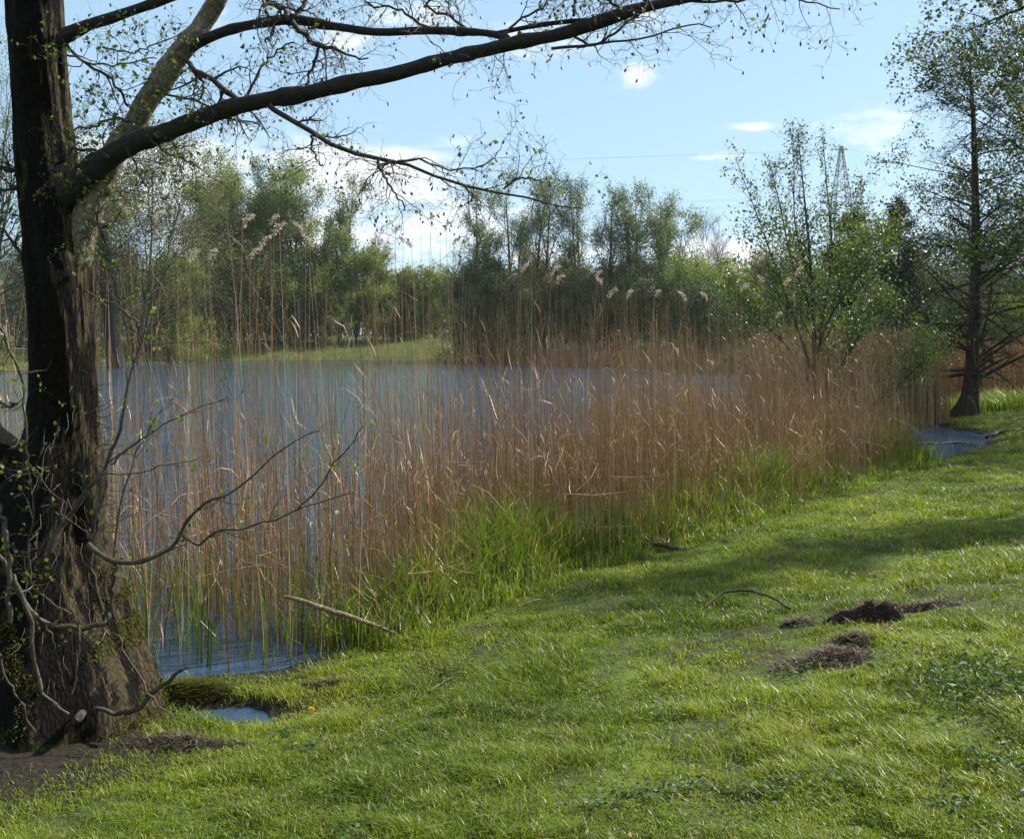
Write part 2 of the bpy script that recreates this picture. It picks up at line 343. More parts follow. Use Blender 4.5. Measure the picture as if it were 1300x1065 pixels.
def water_mat():
    m, N, L = new_mat('lake_water')
    out = N.new('ShaderNodeOutputMaterial'); p = N.new('ShaderNodeBsdfPrincipled'); L.new(p.outputs[0], out.inputs[0])
    p.inputs['Base Color'].default_value = (.032, .062, .105, 1); p.inputs['Roughness'].default_value = .06; p.inputs['IOR'].default_value = 1.33
    g = N.new('ShaderNodeNewGeometry')
    mp = N.new('ShaderNodeMapping'); mp.inputs['Scale'].default_value = (1.0, 1.9, 1); mp.inputs['Rotation'].default_value = (0, 0, .25); L.new(g.outputs['Position'], mp.inputs[0])
    n1 = N.new('ShaderNodeTexNoise'); n1.inputs['Scale'].default_value = 3.2; n1.inputs['Detail'].default_value = 4; n1.inputs['Roughness'].default_value = .55; n1.inputs['Distortion'].default_value = .3
    n2 = N.new('ShaderNodeTexNoise'); n2.inputs['Scale'].default_value = .55; n2.inputs['Detail'].default_value = 3
    L.new(mp.outputs[0], n1.inputs[0]); L.new(mp.outputs[0], n2.inputs[0])
    # calmer close to the bank behind the reeds
    sp = N.new('ShaderNodeSeparateXYZ'); L.new(g.outputs['Position'], sp.inputs[0])
    mr = N.new('ShaderNodeMapRange'); mr.inputs['From Min'].default_value = 6.5; mr.inputs['From Max'].default_value = 12; mr.inputs['To Min'].default_value = .12; mr.inputs['To Max'].default_value = 1
    L.new(sp.outputs['Y'], mr.inputs[0])
    m3 = N.new('ShaderNodeMapRange'); m3.inputs['From Min'].default_value = 14; m3.inputs['From Max'].default_value = 75; m3.inputs['To Min'].default_value = 1; m3.inputs['To Max'].default_value = .30
    L.new(sp.outputs['Y'], m3.inputs[0]); mm_ = N.new('ShaderNodeMath'); mm_.operation = 'MULTIPLY'; L.new(mr.outputs[0], mm_.inputs[0]); L.new(m3.outputs[0], mm_.inputs[1])
    b1 = N.new('ShaderNodeBump'); b1.inputs['Distance'].default_value = .15; L.new(n1.outputs[0], b1.inputs['Height']); L.new(mm_.outputs[0], b1.inputs['Strength'])
    b2 = N.new('ShaderNodeBump'); b2.inputs['Distance'].default_value = .25; b2.inputs['Strength'].default_value = .25; L.new(n2.outputs[0], b2.inputs['Height'])
    L.new(b2.outputs[0], b1.inputs['Normal']); L.new(b1.outputs[0], p.inputs['Normal'])
    return m
def path_mat():
    m, N, L = new_mat('gravel_path')
    out = N.new('ShaderNodeOutputMaterial'); p = N.new('ShaderNodeBsdfPrincipled'); L.new(p.outputs[0], out.inputs[0]); p.inputs['Roughness'].default_value = .95
    g = N.new('ShaderNodeNewGeometry'); n = N.new('ShaderNodeTexNoise'); n.inputs['Scale'].default_value = 6; n.inputs['Detail'].default_value = 8; L.new(g.outputs['Position'], n.inputs[0])
    r = ramp_node(N, [(.3, (.17, .13, .12)), (.7, (.28, .23, .21))]); L.new(n.outputs[0], r.inputs[0]); L.new(r.outputs[0], p.inputs['Base Color'])
    return m
def metal_mat():
    m, N, L = new_mat('galvanised_steel')
    out = N.new('ShaderNodeOutputMaterial'); p = N.new('ShaderNodeBsdfPrincipled'); L.new(p.outputs[0], out.inputs[0]); p.inputs['Roughness'].default_value = .6; p.inputs['Metallic'].default_value = .3
    g = N.new('ShaderNodeNewGeometry'); n = N.new('ShaderNodeTexNoise'); n.inputs['Scale'].default_value = .6; L.new(g.outputs['Position'], n.inputs[0])
    r = ramp_node(N, [(.3, (.20, .24, .28)), (.7, (.30, .34, .38))]); L.new(n.outputs[0], r.inputs[0]); L.new(r.outputs[0], p.inputs['Base Color'])
    return m
M['ground'] = ground_mat(); M['water'] = water_mat(); M['path'] = path_mat(); M['metal'] = metal_mat()

# ------------------------------------------------------------------ terrain
LAKE = np.array([(-50, 7), (-20, 6.0), (-9, 5.7), (-5, 5.75), (-3.2, 5.95), (-2.3, 5.95), (-1.9, 6.02), (-1.5, 6.15), (-1.15, 6.6), (-.56, 7.7), (.36, 9.0), (1.5, 10.3), (2.8, 11.9),
                 (4.6, 14.2), (6.8, 16.7), (8.4, 18.4), (9.5, 19.6), (9.9, 20.4), (10.7, 21.8), (10.9, 23), (10.8, 24.6), (10.9, 25.6), (11.0, 27), (11.8, 33), (12.9, 40),
                 (16, 52), (22, 64), (24, 73), (14, 77), (6, 88), (0, 104), (-4, 110), (-20, 112), (-43, 110), (-41, 95), (-33, 78), (-37, 71), (-60, 60), (-78, 30)], float)
def lake_sd(x, y):
    """distance to the shore, positive on land, negative in water"""
    x = np.asarray(x, float); y = np.asarray(y, float)
    d2 = np.full(x.shape, 1e18); inside = np.zeros(x.shape, bool)
    A = LAKE; B = np.roll(LAKE, -1, axis=0)
    for (ax, ay), (bx, by) in zip(A, B):
        dx, dy = bx - ax, by - ay
        t = np.clip(((x - ax) * dx + (y - ay) * dy) / (dx * dx + dy * dy), 0, 1)
        d2 = np.minimum(d2, (x - ax - t * dx) ** 2 + (y - ay - t * dy) ** 2)
        if ay != by:
            c = ((ay > y) != (by > y)) & (x < (bx - ax) * (y - ay) / (by - ay) + ax)
            inside ^= c
    d = np.sqrt(d2)
    return np.where(inside, -d, d)
def height(x, y):
    x = np.asarray(x, float); y = np.asarray(y, float)
    d = lake_sd(x, y)
    wob = (fbm(x * 2.2, y * 2.2, 3, 5) - .5) * .35 * np.clip(y / 10, .3, 1.5)
    d = d + wob
    near = .035 + .085 * np.clip(d, 0, 9) + .15 * (1 - np.exp(-np.clip(d, 0, 50) / 2.5)) * .3
    far = .05 + 1.9 * (1 - np.exp(-np.clip(d, 0, 200) / 5.0)) + .03 * np.clip(d, 0, 40)
    k = np.clip((y - 58) / 14, 0, 1)
    k = np.maximum(k, np.clip((-x - 20) / 20, 0, 1) * .5)
    land = near * (1 - k) + far * k
    bed = np.maximum(.035 + .35 * d, -1.2)
    h = np.where(d > 0, land, bed)
    bump = (fbm(x * .8, y * .8, 4, 1) - .5) * .12 + (fbm(x * 5, y * 5, 3, 9) - .5) * .05
    h = h + bump * np.clip(d / .8, 0, 1)
    h = h + (fbm(x / 30, y / 30, 3, 22) - .4) * 3.0 * np.clip((np.hypot(x, y) - 150) / 150, 0, 1)
    # the small pool beside the tree foot
    lowl = np.exp(-((x + 1.5) / .75) ** 2 - ((y - 5.45) / .50) ** 2); h = np.where(h > .03, .03 + (h - .03) * (1 - .88 * lowl), h)
    e = ((x + 1.64) / .40) ** 2 + ((y - 5.50 + .12 * (x + 1.5)) / .16) ** 2 + (fbm(x * 7, y * 7, 3, 3) - .45) * 2.2
    pk = np.exp(-np.clip(e, 0, 20) ** 2); h = h * (1 - pk) - .06 * pk
    h = h + .6 * np.exp(-((x + 11) / 5) ** 2 - ((y - 124) / 4) ** 2)
    # hollow bank under the tree foot
    h = h + .10 * np.exp(-((x + 2.5) / .6) ** 2 - ((y - 5.2) / .45) ** 2)
    return h
def ground_at(px, py):
    """first point of the ground seen at a photo pixel"""
    D = np.linspace(2.5, 140, 6000); x = (px - 650) / F * D; z = ZC - (py - HZ) / F * D
    h = np.maximum(height(x, D), 0)
    i = int(np.argmax(z < h))
    return np.array([x[i], D[i], h[i]])

# the ground sheet: polar grid round the viewpoint, finer close by
def build_ground():
    nr, na = 440, 760
    r = 1.2 * (2500 / 1.2) ** (np.linspace(0, 1, nr))
    a = np.concatenate([np.linspace(-.75, .75, 560, endpoint=False), np.linspace(.75, 2 * math.pi - .75, na - 560, endpoint=False)])
    Rr, Aa = np.meshgrid(r, a, indexing='ij')
    x = Rr * np.sin(Aa); y = Rr * np.cos(Aa); z = height(x.ravel(), y.ravel())
    V = np.stack([x.ravel(), y.ravel(), z], 1)
    i = np.arange(nr - 1)[:, None] * na; j = np.arange(na)[None, :]; j2 = (j + 1) % na
    q = np.stack([i + j, i + na + j, i + na + j2, i + j2], -1).reshape(-1, 4)
    V = np.vstack([V, [[0, 0, float(height(np.array([0.]), np.array([0.]))[0])]]])
    c = len(V) - 1; jj = np.arange(na)
    t = np.stack([np.full(na, c), jj, (jj + 1) % na], 1)
    o = mesh_obj('ground', V, [q, t], M['ground'], smooth=True); tag(o, 'grassy lake bank and the land round the lake', kind='structure')
build_ground()
def build_water():
    x = np.array([-90, 40]); V = np.array([(-90, 3, 0), (40, 3, 0), (40, 125, 0), (-90, 125, 0)], float)
    o = mesh_obj('water', V, [np.array([[0, 1, 2, 3]])], M['water']); tag(o, 'rippled blue lake water', kind='structure')
build_water()
def build_path():
    c = np.array([(-78, 70), (-60, 73), (-48, 79), (-41, 84), (-44, 96), (-52, 108), (-60, 125)], float)
    P, _ = resample(np.c_[c, np.zeros(len(c))], np.ones(len(c)), 80)
    T = np.gradient(P[:, :2], axis=0); T /= np.linalg.norm(T, axis=1, keepdims=True); Nn = np.c_[-T[:, 1], T[:, 0]]
    cols = np.linspace(-1.7, 1.7, 9)
    X = P[:, None, :2] + Nn[:, None, :] * cols[None, :, None]
    z = height(X[..., 0].ravel(), X[..., 1].ravel()) + .10
    V = np.c_[X.reshape(-1, 2), z]
    i = np.arange(79)[:, None] * 9; j = np.arange(8)[None, :]
    q = np.stack([i + j, i + 9 + j, i + 10 + j, i + 1 + j], -1).reshape(-1, 4)
    o = mesh_obj('path', V, [q], M['path'], smooth=True); tag(o, 'grey gravel path on the far left bank', kind='structure')
build_path()

# ------------------------------------------------------------------ grass
def blades(rng, x, y, z, h, w, lean, bend, attr, az=None):
    """curved blades: 5 vertices, a quad and a triangle"""
    n = len(x)
    a = rng.uniform(0, 2 * math.pi, n) if az is None else az
    b = a + math.pi / 2 + rng.normal(0, .5, n)
    side = np.stack([np.cos(b), np.sin(b), np.zeros(n)], 1) * (w / 2)[:, None]
    ld = np.stack([np.cos(a), np.sin(a), np.zeros(n)], 1)
    base = np.stack([x, y, z], 1)
    mid = base + ld * (h * lean * .45)[:, None]; mid[:, 2] += h * .55
    tip = base + ld * (h * (lean + bend))[:, None]; tip[:, 2] += h * (1 - .25 * bend)
    V = np.stack([base - side, base + side, mid + side * .85, mid - side * .85, tip], 1).reshape(-1, 3)
    o = np.arange(n)[:, None] * 5
    return V, o + np.array([[0, 1, 2, 3]]), o + np.array([[3, 2, 4]]), np.repeat(attr, 5)

PATCHES = [(1050, 838, .50, .20), (1012, 797, .20, .13), (1100, 792, .32, .12), (1160, 778, .45, .10)]
PW = []
for px, py, rx, ry in PATCHES:
    g = ground_at(px, py); PW.append((g[0], g[1], rx, ry))
def bare(x, y):
    b = np.zeros(len(x))
    for gx, gy, rx, ry in PW:
        b = np.maximum(b, np.exp(-(((x - gx) / rx) ** 2 + ((y - gy) / ry) ** 2) ** 1.5))
    return b
def build_grass():
    rng = np.random.default_rng(3)
    n = 900000
    D = 3.0 * (60 / 3.0) ** (rng.random(n) ** 1.05); x = rng.uniform(-.60, .60, n) * D + rng.normal(0, .1, n); y = D
    keep = (x > -4.5)
    sdv = lake_sd(x, y); z = height(x, y)
    keep &= (z > .012) & ((sdv > .12) | (rng.random(n) < .35))
    b = bare(x, y); keep &= rng.random(n) > b * 1.0
    pn = fbm(x * 1.6, y * 1.6, 4, 31); thin = np.maximum(np.clip((pn - .36) / .10, .22, 1), np.clip((y - 7) / 4, 0, 1))
    keep &= rng.random(n) < thin
    mud = np.clip((z - .015) / .05, .10, 1); keep &= rng.random(n) < mud
    # bare shaded earth round the tree foot
    tr = np.exp(-(((x + 2.75) / 1.3) ** 2 + ((y - 4.7) / 1.15) ** 2) ** 2); keep &= rng.random(n) > tr * 1.1
    x, y, z, sdv, pn = (q[keep] for q in (x, y, z, sdv, pn)); n = len(x); D = y
    tuft = fbm(x * 3.5, y * 3.5, 3, 77)
    hh = (.022 + .036 * np.clip((tuft - .40) * 3.6, 0, 1.3)) * rng.uniform(.55, 1.35, n) * (1 + D / 45)
    w = .0026 * (1 + D / 5.5) * rng.uniform(.7, 1.4, n)
    dry = fbm(x * .9 + 7, y * .9, 4, 55)
    at = np.clip(.16 + .5 * rng.random(n) + (dry - .5) * 1.0 + (pn - .5) * .3, 0, .88); at = np.where(rng.random(n) < .035, 1.0, at)
    A = Acc(); V, q, t, a = blades(rng, x, y, z - .005, hh, w, rng.uniform(.1, .9, n), rng.uniform(0, .9, n), at); A.add(V, q, t, attr=a)
    o = A.build('grass', M['grass']); tag(o, 'short green lawn grass covering the bank', 'grass', kind='stuff')
build_grass()

def build_weeds():
    rng = np.random.default_rng(5)
    n = 60000
    D = 3.2 * (16 / 3.2) ** rng.random(n); x = rng.uniform(-.3, .6, n) * D; y = D
    c = fbm(x * 2.6, y * 2.6, 3, 91); keep = (c > .72) | (rng.random(n) < .02)
    g = ground_at(1245, 880); k2 = np.exp(-((x - g[0] - .1) / .30) ** 2 - ((y - g[1]) / .33) ** 2); 
    keep = keep & (k2 < .3)
    x, y = x[keep], y[keep]; z = height(x, y)
    ok = z > .06; x, y, z = x[ok], y[ok], z[ok]
    c3 = np.stack([x, y, z + rng.uniform(.015, .05, len(x))], 1)
    A = Acc(); V, q, a = leaf_at(rng, c3, .026, .5, 0, .6, .75); A.add(V, q, attr=a)
    o = A.build('clover', M['weed']); tag(o, 'small broad leaves of weeds mixed into the lawn', 'ground cover', kind='stuff')
    n = 1500; xx = g[0] + .1 + rng.normal(0, .26, n); yy = g[1] + rng.normal(0, .27, n); zz = height(xx, yy)
    c3 = np.stack([xx, yy, zz + rng.uniform(.01, .10, n)], 1)
    A = Acc(); V, q, a = leaf_at(rng, c3, .036, .5, 0, .5, .6); A.add(V, q, attr=a)
    o = A.build('ground_ivy', M['weed']); tag(o, 'dark patch of glossy low weeds at the right edge of the lawn', 'ground cover', kind='stuff')
build_weeds()
def build_litter():
    rng = np.random.default_rng(6); n = 5200
    D = 3.3 * (15 / 3.3) ** rng.random(n); x = rng.uniform(-.35, .6, n) * D; y = D; c = fbm(x * 1.7 + 4, y * 1.7, 3, 19); k = (c > .56) | (rng.random(n) < .10); x, y = x[k], y[k]; z = height(x, y); k = z > .04; x, y, z = x[k], y[k], z[k]; n = len(x)
    A = Acc(); V, q, t, a = blades(rng, x, y, z + rng.uniform(.005, .03, n), rng.uniform(.01, .05, n), rng.uniform(.002, .006, n), rng.uniform(.8, 2.6, n), rng.uniform(0, 1, n), rng.random(n)); A.add(V, q, t, attr=a)
    V, q, a = leaf_at(rng, np.stack([x, y, z + .02], 1)[::5], .020, .6, 0, .6, .7); A.add(V, q, attr=a)
    o = A.build('lawn_litter', M['deadgrass']); tag(o, 'bits of brown dead grass and leaf scattered through the lawn', 'litter', kind='stuff')
build_litter()

# shoreline polyline used for reeds and tall grass
def shore_sample(rng, n, i0, i1, s0, s1, p=1.0):
    """points along LAKE[i0..i1], offset s into the water (negative = on land)"""
    seg = LAKE[i0:i1 + 1]; L = np.linalg.norm(np.diff(seg, axis=0), axis=1); c = np.r_[0, np.cumsum(L)]
    u = rng.random(n) * c[-1]; k = np.clip(np.searchsorted(c, u) - 1, 0, len(L) - 1); f = (u - c[k]) / L[k]
    a = seg[k]; d = seg[k + 1] - seg[k]; pnt = a + d * f[:, None]; nn = np.c_[-d[:, 1], d[:, 0]] / L[k][:, None]
    s = s0 + (s1 - s0) * rng.random(n) ** p
    q = pnt + nn * s[:, None]
    return q[:, 0], q[:, 1], s

def build_tall_grass():
    rng = np.random.default_rng(8)
    A = Acc()
    x, y, s = shore_sample(rng, 52000, 8, 14, -.50, .85)
    sd_ = -lake_sd(x, y); k = rng.random(len(x)) < np.clip(1.15 - np.abs(s - .15) * .9, 0, 1) * np.clip((x + 1.5) / .9, .12, 1); x, y, s = x[k], y[k], s[k]
    cl = fbm(x * 1.8, y * 1.8, 3, 13)
    n = len(x); z = np.maximum(height(x, y), -.1)
    edge = np.clip((s + .5) / .55, .18, 1)
    hh = (.42 + .68 * np.clip((cl - .33) * 3, 0, 1)) * rng.uniform(.3, 1.0, n) * edge * np.clip((x + 1.5) / 1.0, .6, 1)
    at = np.clip(.15 + .7 * rng.random(n), 0, .88); at = np.where(rng.random(n) < .09, 1, at)
    w = rng.uniform(.004, .011, n) * (1 + y / 28)
    V, q, t, a = blades(rng, x, y, z - .01, hh, w, rng.uniform(.02, .35, n), rng.uniform(0, .6, n), at); A.add(V, q, t, attr=a)
    # sparse shoots standing in the water to the left
    x = rng.uniform(-3.3, -.9, 420); y = rng.uniform(6.3, 8.6, 420); k = lake_sd(x, y) < 0; x, y = x[k], y[k]; n = len(x)
    V, q, t, a = blades(rng, x, y, np.full(n, -.05), rng.uniform(.3, .85, n), rng.uniform(.007, .014, n), rng.uniform(.05, .3, n), rng.uniform(0, .5, n), np.clip(rng.random(n), 0, .8)); A.add(V, q, t, attr=a)
    # tussock behind the cypress and along the inlet
    for cx, cy, rx, ry, m in ((13.4, 27.2, 1.3, 1.2, 2600), (5.9, 16.2, .8, .6, 1300)):
        x = cx + rng.normal(0, rx * .5, m); y = cy + rng.normal(0, ry * .5, m)
        V, q, t, a = blades(rng, x, y, height(x, y) - .01, rng.uniform(.2, .65, m), rng.uniform(.01, .025, m), rng.uniform(.05, .4, m), rng.uniform(0, .6, m), rng.uniform(.2, .85, m)); A.add(V, q, t, attr=a)
    o = A.build('tall_grass', M['tallgrass']); tag(o, 'tall fresh green grass and sedge along the foot of the reeds', 'grass', kind='stuff')
build_tall_grass()

# ------------------------------------------------------------------ reeds
def reed_stems(rng, x, y, z, h, lean, az, r, K=6):
    n = len(x); t = np.linspace(0, 1, K)
    d = np.stack([np.cos(az), np.sin(az)], 1)
    off = (lean[:, None] * h[:, None]) * (t[None, :] ** 1.6)
    P = np.zeros((n, K, 3))
    P[:, :, 0] = x[:, None] + d[:, :1] * off + rng.normal(0, .008, (n, K)) * t; P[:, :, 1] = y[:, None] + d[:, 1:] * off + rng.normal(0, .008, (n, K)) * t
    P[:, :, 2] = z[:, None] + h[:, None] * t[None, :] * np.sqrt(np.clip(1 - (lean[:, None] * t) ** 2, .1, 1))
    R = r[:, None] * (1 - .72 * t[None, :])
    return P, R
def ribbons(rng, base, d, L, w, droop, attr):
    """dry leaf ribbons, 3 segments"""
    n = len(base); side = np.cross(d, np.array([0, 0, 1.])); side /= np.linalg.norm(side, axis=1, keepdims=True) + 1e-9
    tw = rng.normal(0, .5, n)[:, None]; side = side * np.cos(tw) + np.array([0, 0, 1.]) * np.sin(tw)
    P = [base]
    dd = d.copy()
    for k in range(3):
        dd = dd / np.linalg.norm(dd, axis=1, keepdims=True); P.append(P[-1] + dd * (L / 3)[:, None]); dd = dd.copy(); dd[:, 2] -= droop; dd = dd + rng.normal(0, .18, dd.shape)
    W = [.5, 1, .8, .05]
    V = np.stack([v for k in range(4) for v in (P[k] - side * (w * W[k] / 2)[:, None], P[k] + side * (w * W[k] / 2)[:, None])], 1).reshape(-1, 3)
    o = np.arange(n)[:, None] * 8
    q = np.concatenate([o + np.array([[2 * k, 2 * k + 1, 2 * k + 3, 2 * k + 2]]) for k in range(3)])
    return V, q, np.repeat(attr, 8)
def add_reeds(A, rng, x, y, hmean, hsd, rbase, leafy=1.3, hclip=(.5, 3.0), tone=0.0):
    n = len(x); z = np.minimum(height(x, y), .2); z = np.maximum(z, -.5)
    h = np.clip(rng.normal(hmean, hsd, n), hclip[0] * .7, hclip[1]) - np.minimum(z, 0)
    lean = np.abs(rng.normal(0, .085, n)); lean = np.where(rng.random(n) < .10, rng.uniform(.12, .55, n), lean)
    az = rng.normal(math.pi, 1.3, n)
    r = rbase * rng.uniform(.6, 1.3, n)
    P, R = reed_stems(rng, x, y, z, h, lean, az, r)
    V, q = tubes(P, R, 3)
    at = np.clip(rng.normal(.42 + tone, .30, n), 0, 1)
    A.add(V, q, attr=np.repeat(at, P.shape[1] * 3))
    m = int(n * leafy); i = rng.integers(0, n, m); s = rng.uniform(.15, 1, m) ** .8 * (P.shape[1] - 1) * .999; k = s.astype(int); f = (s - k)[:, None]
    b = P[i, k] * (1 - f) + P[i, k + 1] * f
    a = rng.uniform(0, 2 * math.pi, m); d = np.stack([np.cos(a) * .5, np.sin(a) * .5, rng.uniform(.4, 1.4, m)], 1)
    bright = np.where(rng.random(m) < .09, 1.0, np.clip(rng.normal(.5 + tone, .25, m), 0, .9))
    V, q, aa = ribbons(rng, b, d, rng.uniform(.08, .34, m), rng.uniform(.5, 1.3, m) * rbase * 2.1, rng.uniform(.2, 1.1, m), bright) if False else ribbons2(rng, b, d, rng.uniform(.08, .34, m), rng.uniform(.5, 1.3, m) * rbase * 2.1, bright)
    A.add(V, q, attr=aa)
    return P
def ribbons2(rng, b, d, L, w, at): return ribbons(rng, b, d, L, w, rng.choice([.05, .2, .45, .8], len(b), p=[.35, .35, .2, .1]), at)

def build_reeds():
    rng = np.random.default_rng(12)
    A = Acc()
    # belt along the near shore: a low thick layer with looser tall stalks through it
    def belt(n, s0, s1, hm, hs, leafy, clip, tone=0.0, thin=3.2, i0=8, r=.0029):
        x, y, sv = shore_sample(rng, n, i0, 14, s0, s1)
        cl = fbm(x * 1.3, y * 1.3, 3, 44); k = rng.random(len(x)) < np.clip((cl - .25) * thin, .12, 1) * np.clip(1.2 - sv / 4.2, .2, 1)
        k &= rng.random(len(x)) < np.clip(.36 + (x + 1.0) / 4.2, .22, 1)
        k &= lake_sd(x, y) < .45; k &= rng.random(len(x)) < np.clip(1.25 - (y - 9) * .05, .55, 1); hf = np.clip(1.06 - .042 * (y[k] - 8.5), .68, 1.06); add_reeds(A, rng, x[k], y[k], hm * hf, hs, r, leafy, clip, tone)
    belt(11500, -.05, 2.6, .95, .26, 2.2, (.3, 1.5))
    belt(6800, -.40, 3.0, 1.55, .30, 1.3, (.8, 2.2))
    belt(4300, .0, 3.2, 2.10, .34, .8, (1.3, 2.9), .05)
    belt(3000, .1, 3.4, 2.65, .25, .5, (2.1, 3.15), .12, r=.0023)
    x, y, sv = shore_sample(rng, 600, 8, 14, -.2, 2.4); nn = len(x); L_ = rng.uniform(.2, .65, nn); a_ = rng.uniform(0, 6.28, nn); z_ = rng.uniform(.1, 1.0, nn)
    e_ = rng.uniform(-.5, .7, nn); p0 = np.stack([x, y, z_], 1); dv = np.stack([np.cos(a_) * np.cos(e_), np.sin(a_) * np.cos(e_), np.sin(e_)], 1) * L_[:, None]
    P = np.stack([p0, p0 + dv * .5 + rng.normal(0, .03, (nn, 3)), p0 + dv], 1); P[:, :, 2] = np.maximum(P[:, :, 2], .03); V, q = tubes(P, np.tile([.0030, .0028, .0018], (nn, 1)), 3); A.add(V, q, attr=np.repeat(np.clip(rng.normal(.75, .2, nn), 0, 1), 9))
    # open stand in the water to the left
    for n, hm, hs in ((1050, 1.10, .35), (600, 1.75, .35), (420, 2.35, .3)):
        x = rng.uniform(-4.6, -.5, n); y = rng.uniform(6.1, 9.4, n); dd = lake_sd(x, y)
        cl = fbm(x * 2.1, y * 2.1, 3, 46); k = (dd < -.05) & (rng.random(len(x)) < np.clip((cl - .33) * 4, .2, 1)); x, y = x[k], y[k]
        add_reeds(A, rng, x, y, hm, hs, .0027, .7, tone=.02)
    x = rng.uniform(-6.0, -2.9, 110); y = rng.uniform(6.3, 10, 110); add_reeds(A, rng, x, y, 1.6, .4, .0034, .8)
    o = A.build('reeds', M['reed']); tag(o, 'dense bed of dry brown reeds standing in the water along the bank', 'reeds', kind='stuff')
    A = Acc()
    x, y, s = shore_sample(rng, 2600, 20, 22, -.3, 2.0); k = (y > 25) & (x < 11.4); x, y = x[k], y[k]; add_reeds(A, rng, x, y, 1.6, .35, .006, 1)
    x, y, s = shore_sample(rng, 9000, 21, 24, -.3, 3.2); add_reeds(A, rng, x, y, 2.0, .35, .009, .8, tone=-.05)
    x = rng.uniform(11.5, 19, 3400); y = 30 + (x - 11.5) * .4 + rng.normal(0, .9, 3400); add_reeds(A, rng, x, y, 1.7, .3, .009, .8, tone=.05)
    o = A.build('reeds', M['reed']); tag(o, 'brown reeds round the inlet behind the lone conifer', 'reeds', kind='stuff')
    A = Acc()
    x, y, s = shore_sample(rng, 5200, 24, 31, -1.5, 1.8); add_reeds(A, rng, x, y, 1.5, .6, .020, .8, tone=-.2)
    o = A.build('reeds', M['reed']); tag(o, 'strip of brown reeds fringing the far shore', 'reeds', kind='stuff')
build_reeds()

def plume_mesh(rng, top, L=.22, side=1.0):
    n = 110; t = rng.random(n) ** .8
    ax = np.stack([side * t ** 1.5 * L * .55, rng.normal(0, .01, n), t * L * (1 - .35 * t)], 1)
    c = np.array(top) + ax + rng.normal(0, 1, (n, 3)) * (.013 * np.sin(math.pi * np.clip(t * .85 + .12, 0, 1)))[:, None]
    return leaf_at(rng, c, .020, .5, .6, .4)
PLUMED = [(163, 262), (196, 272), (240, 322), (265, 318), (308, 278), (330, 305), (318, 318), (343, 275), (348, 287), (388, 290), (394, 300), (480, 300),
          (502, 283), (512, 296), (522, 303), (547, 268), (566, 278), (576, 300), (590, 298), (648, 322), (662, 335), (700, 340), (707, 350), (757, 342), (765, 352),
          (773, 368), (796, 368), (832, 366), (871, 372), (898, 372), (935, 338), (941, 360), (962, 325), (968, 348), (997, 352), (1010, 340), (905, 455), (985, 395)]
rngp = np.random.default_rng(77)
for i, (px, py) in enumerate(PLUMED):
    D = float(rngp.uniform(7.6, 9.8)) if px < 430 else 8.3 + (px - 430) * .0088 + float(rngp.uniform(0, 2.2))
    tx, ty, tz = U(px, py + 8, D)
    slim = 470 < px < 600
    t = thing('reed_stalk', (tx - float(rngp.normal(0, .12)), ty, -.25),
              'thin dark reed stalk standing out against the pale sky above the bed' if slim else 'tall dry reed stalk topped by a pale feathery seed plume above the reed bed', 'reed', 'thin reeds against the sky' if slim else 'plumed reed stalks')
    b = np.array(t.location); P, R = resample([b, b * .5 + np.array((tx, ty, tz)) * .5 + rngp.normal(0, .02, 3), (tx, ty, tz)], [.0045, .0035, .0018], 10)
    V, q = tubes(P[None], R[None], 5)
    Acc().add(V, q, attr=np.full(len(V), .45)).build('stem', M['reed'], t)
    V, q, a = plume_mesh(rngp, (tx, ty, tz - .02), (.07 if slim else .15) * float(rngp.uniform(.8, 1.3)), 1 if rngp.random() < .7 else -1)
    Acc().add(V, q, attr=a).build('plume', M['plume'], t)

# ------------------------------------------------------------------ the big alder on the left
AL = thing('alder_tree', (-2.45, 5.15, .1), 'big leaning alder with dark mossy trunk and long bare limbs, at the left edge', 'tree')
def limb_obj(name, pts, D, mat, K=60, sides=20, rough=.10, seed=1, wk=1.0):
    """pts = (px, py, width_px[, depth]); surface displaced by noise"""
    P = []; R = []
    for p in pts:
        d = p[3] if len(p) > 3 else D
        P.append(U(p[0], p[1], d)); R.append(p[2] / F * d / 2 * wk)
    P, R = resample(P, R, K)
    kr = np.random.default_rng(seed); ii = np.arange(K)
    for _ in range(K // 9):      # knots and old branch collars
        R = R * (1 + kr.uniform(.06, .24) * np.exp(-((ii - kr.uniform(0, K)) / kr.uniform(.7, 1.8)) ** 2))
    P = P + np.stack([np.interp(ii, np.linspace(0, K, K // 7), kr.normal(0, 1, K // 7)) for _ in range(3)], 1) * (R * .10)[:, None]
    V, q = tubes(P[None], R[None], sides)
    C = np.repeat(P, sides, axis=0); off = V - C; rr = np.linalg.norm(off, axis=1, keepdims=True) + 1e-9; nrm = off / rr
    s = np.repeat(np.linspace(0, 1, K) * K / 6, sides); th = np.tile(np.arange(sides) / sides * 2 * math.pi, K)
    n = fbm(np.cos(th) * 1.6 + s * .7 + seed, np.sin(th) * 1.6 + s * .9 + seed * 3, 4, seed) - .5
    V = V + nrm * (n[:, None] * rr * rough * 4)
    A = Acc().add(V, q)
    last = (K - 1) * sides; A.add(P[-1:] , np.zeros((0, 3), int))
    return A.build(name, mat, AL, smooth=True), P, R
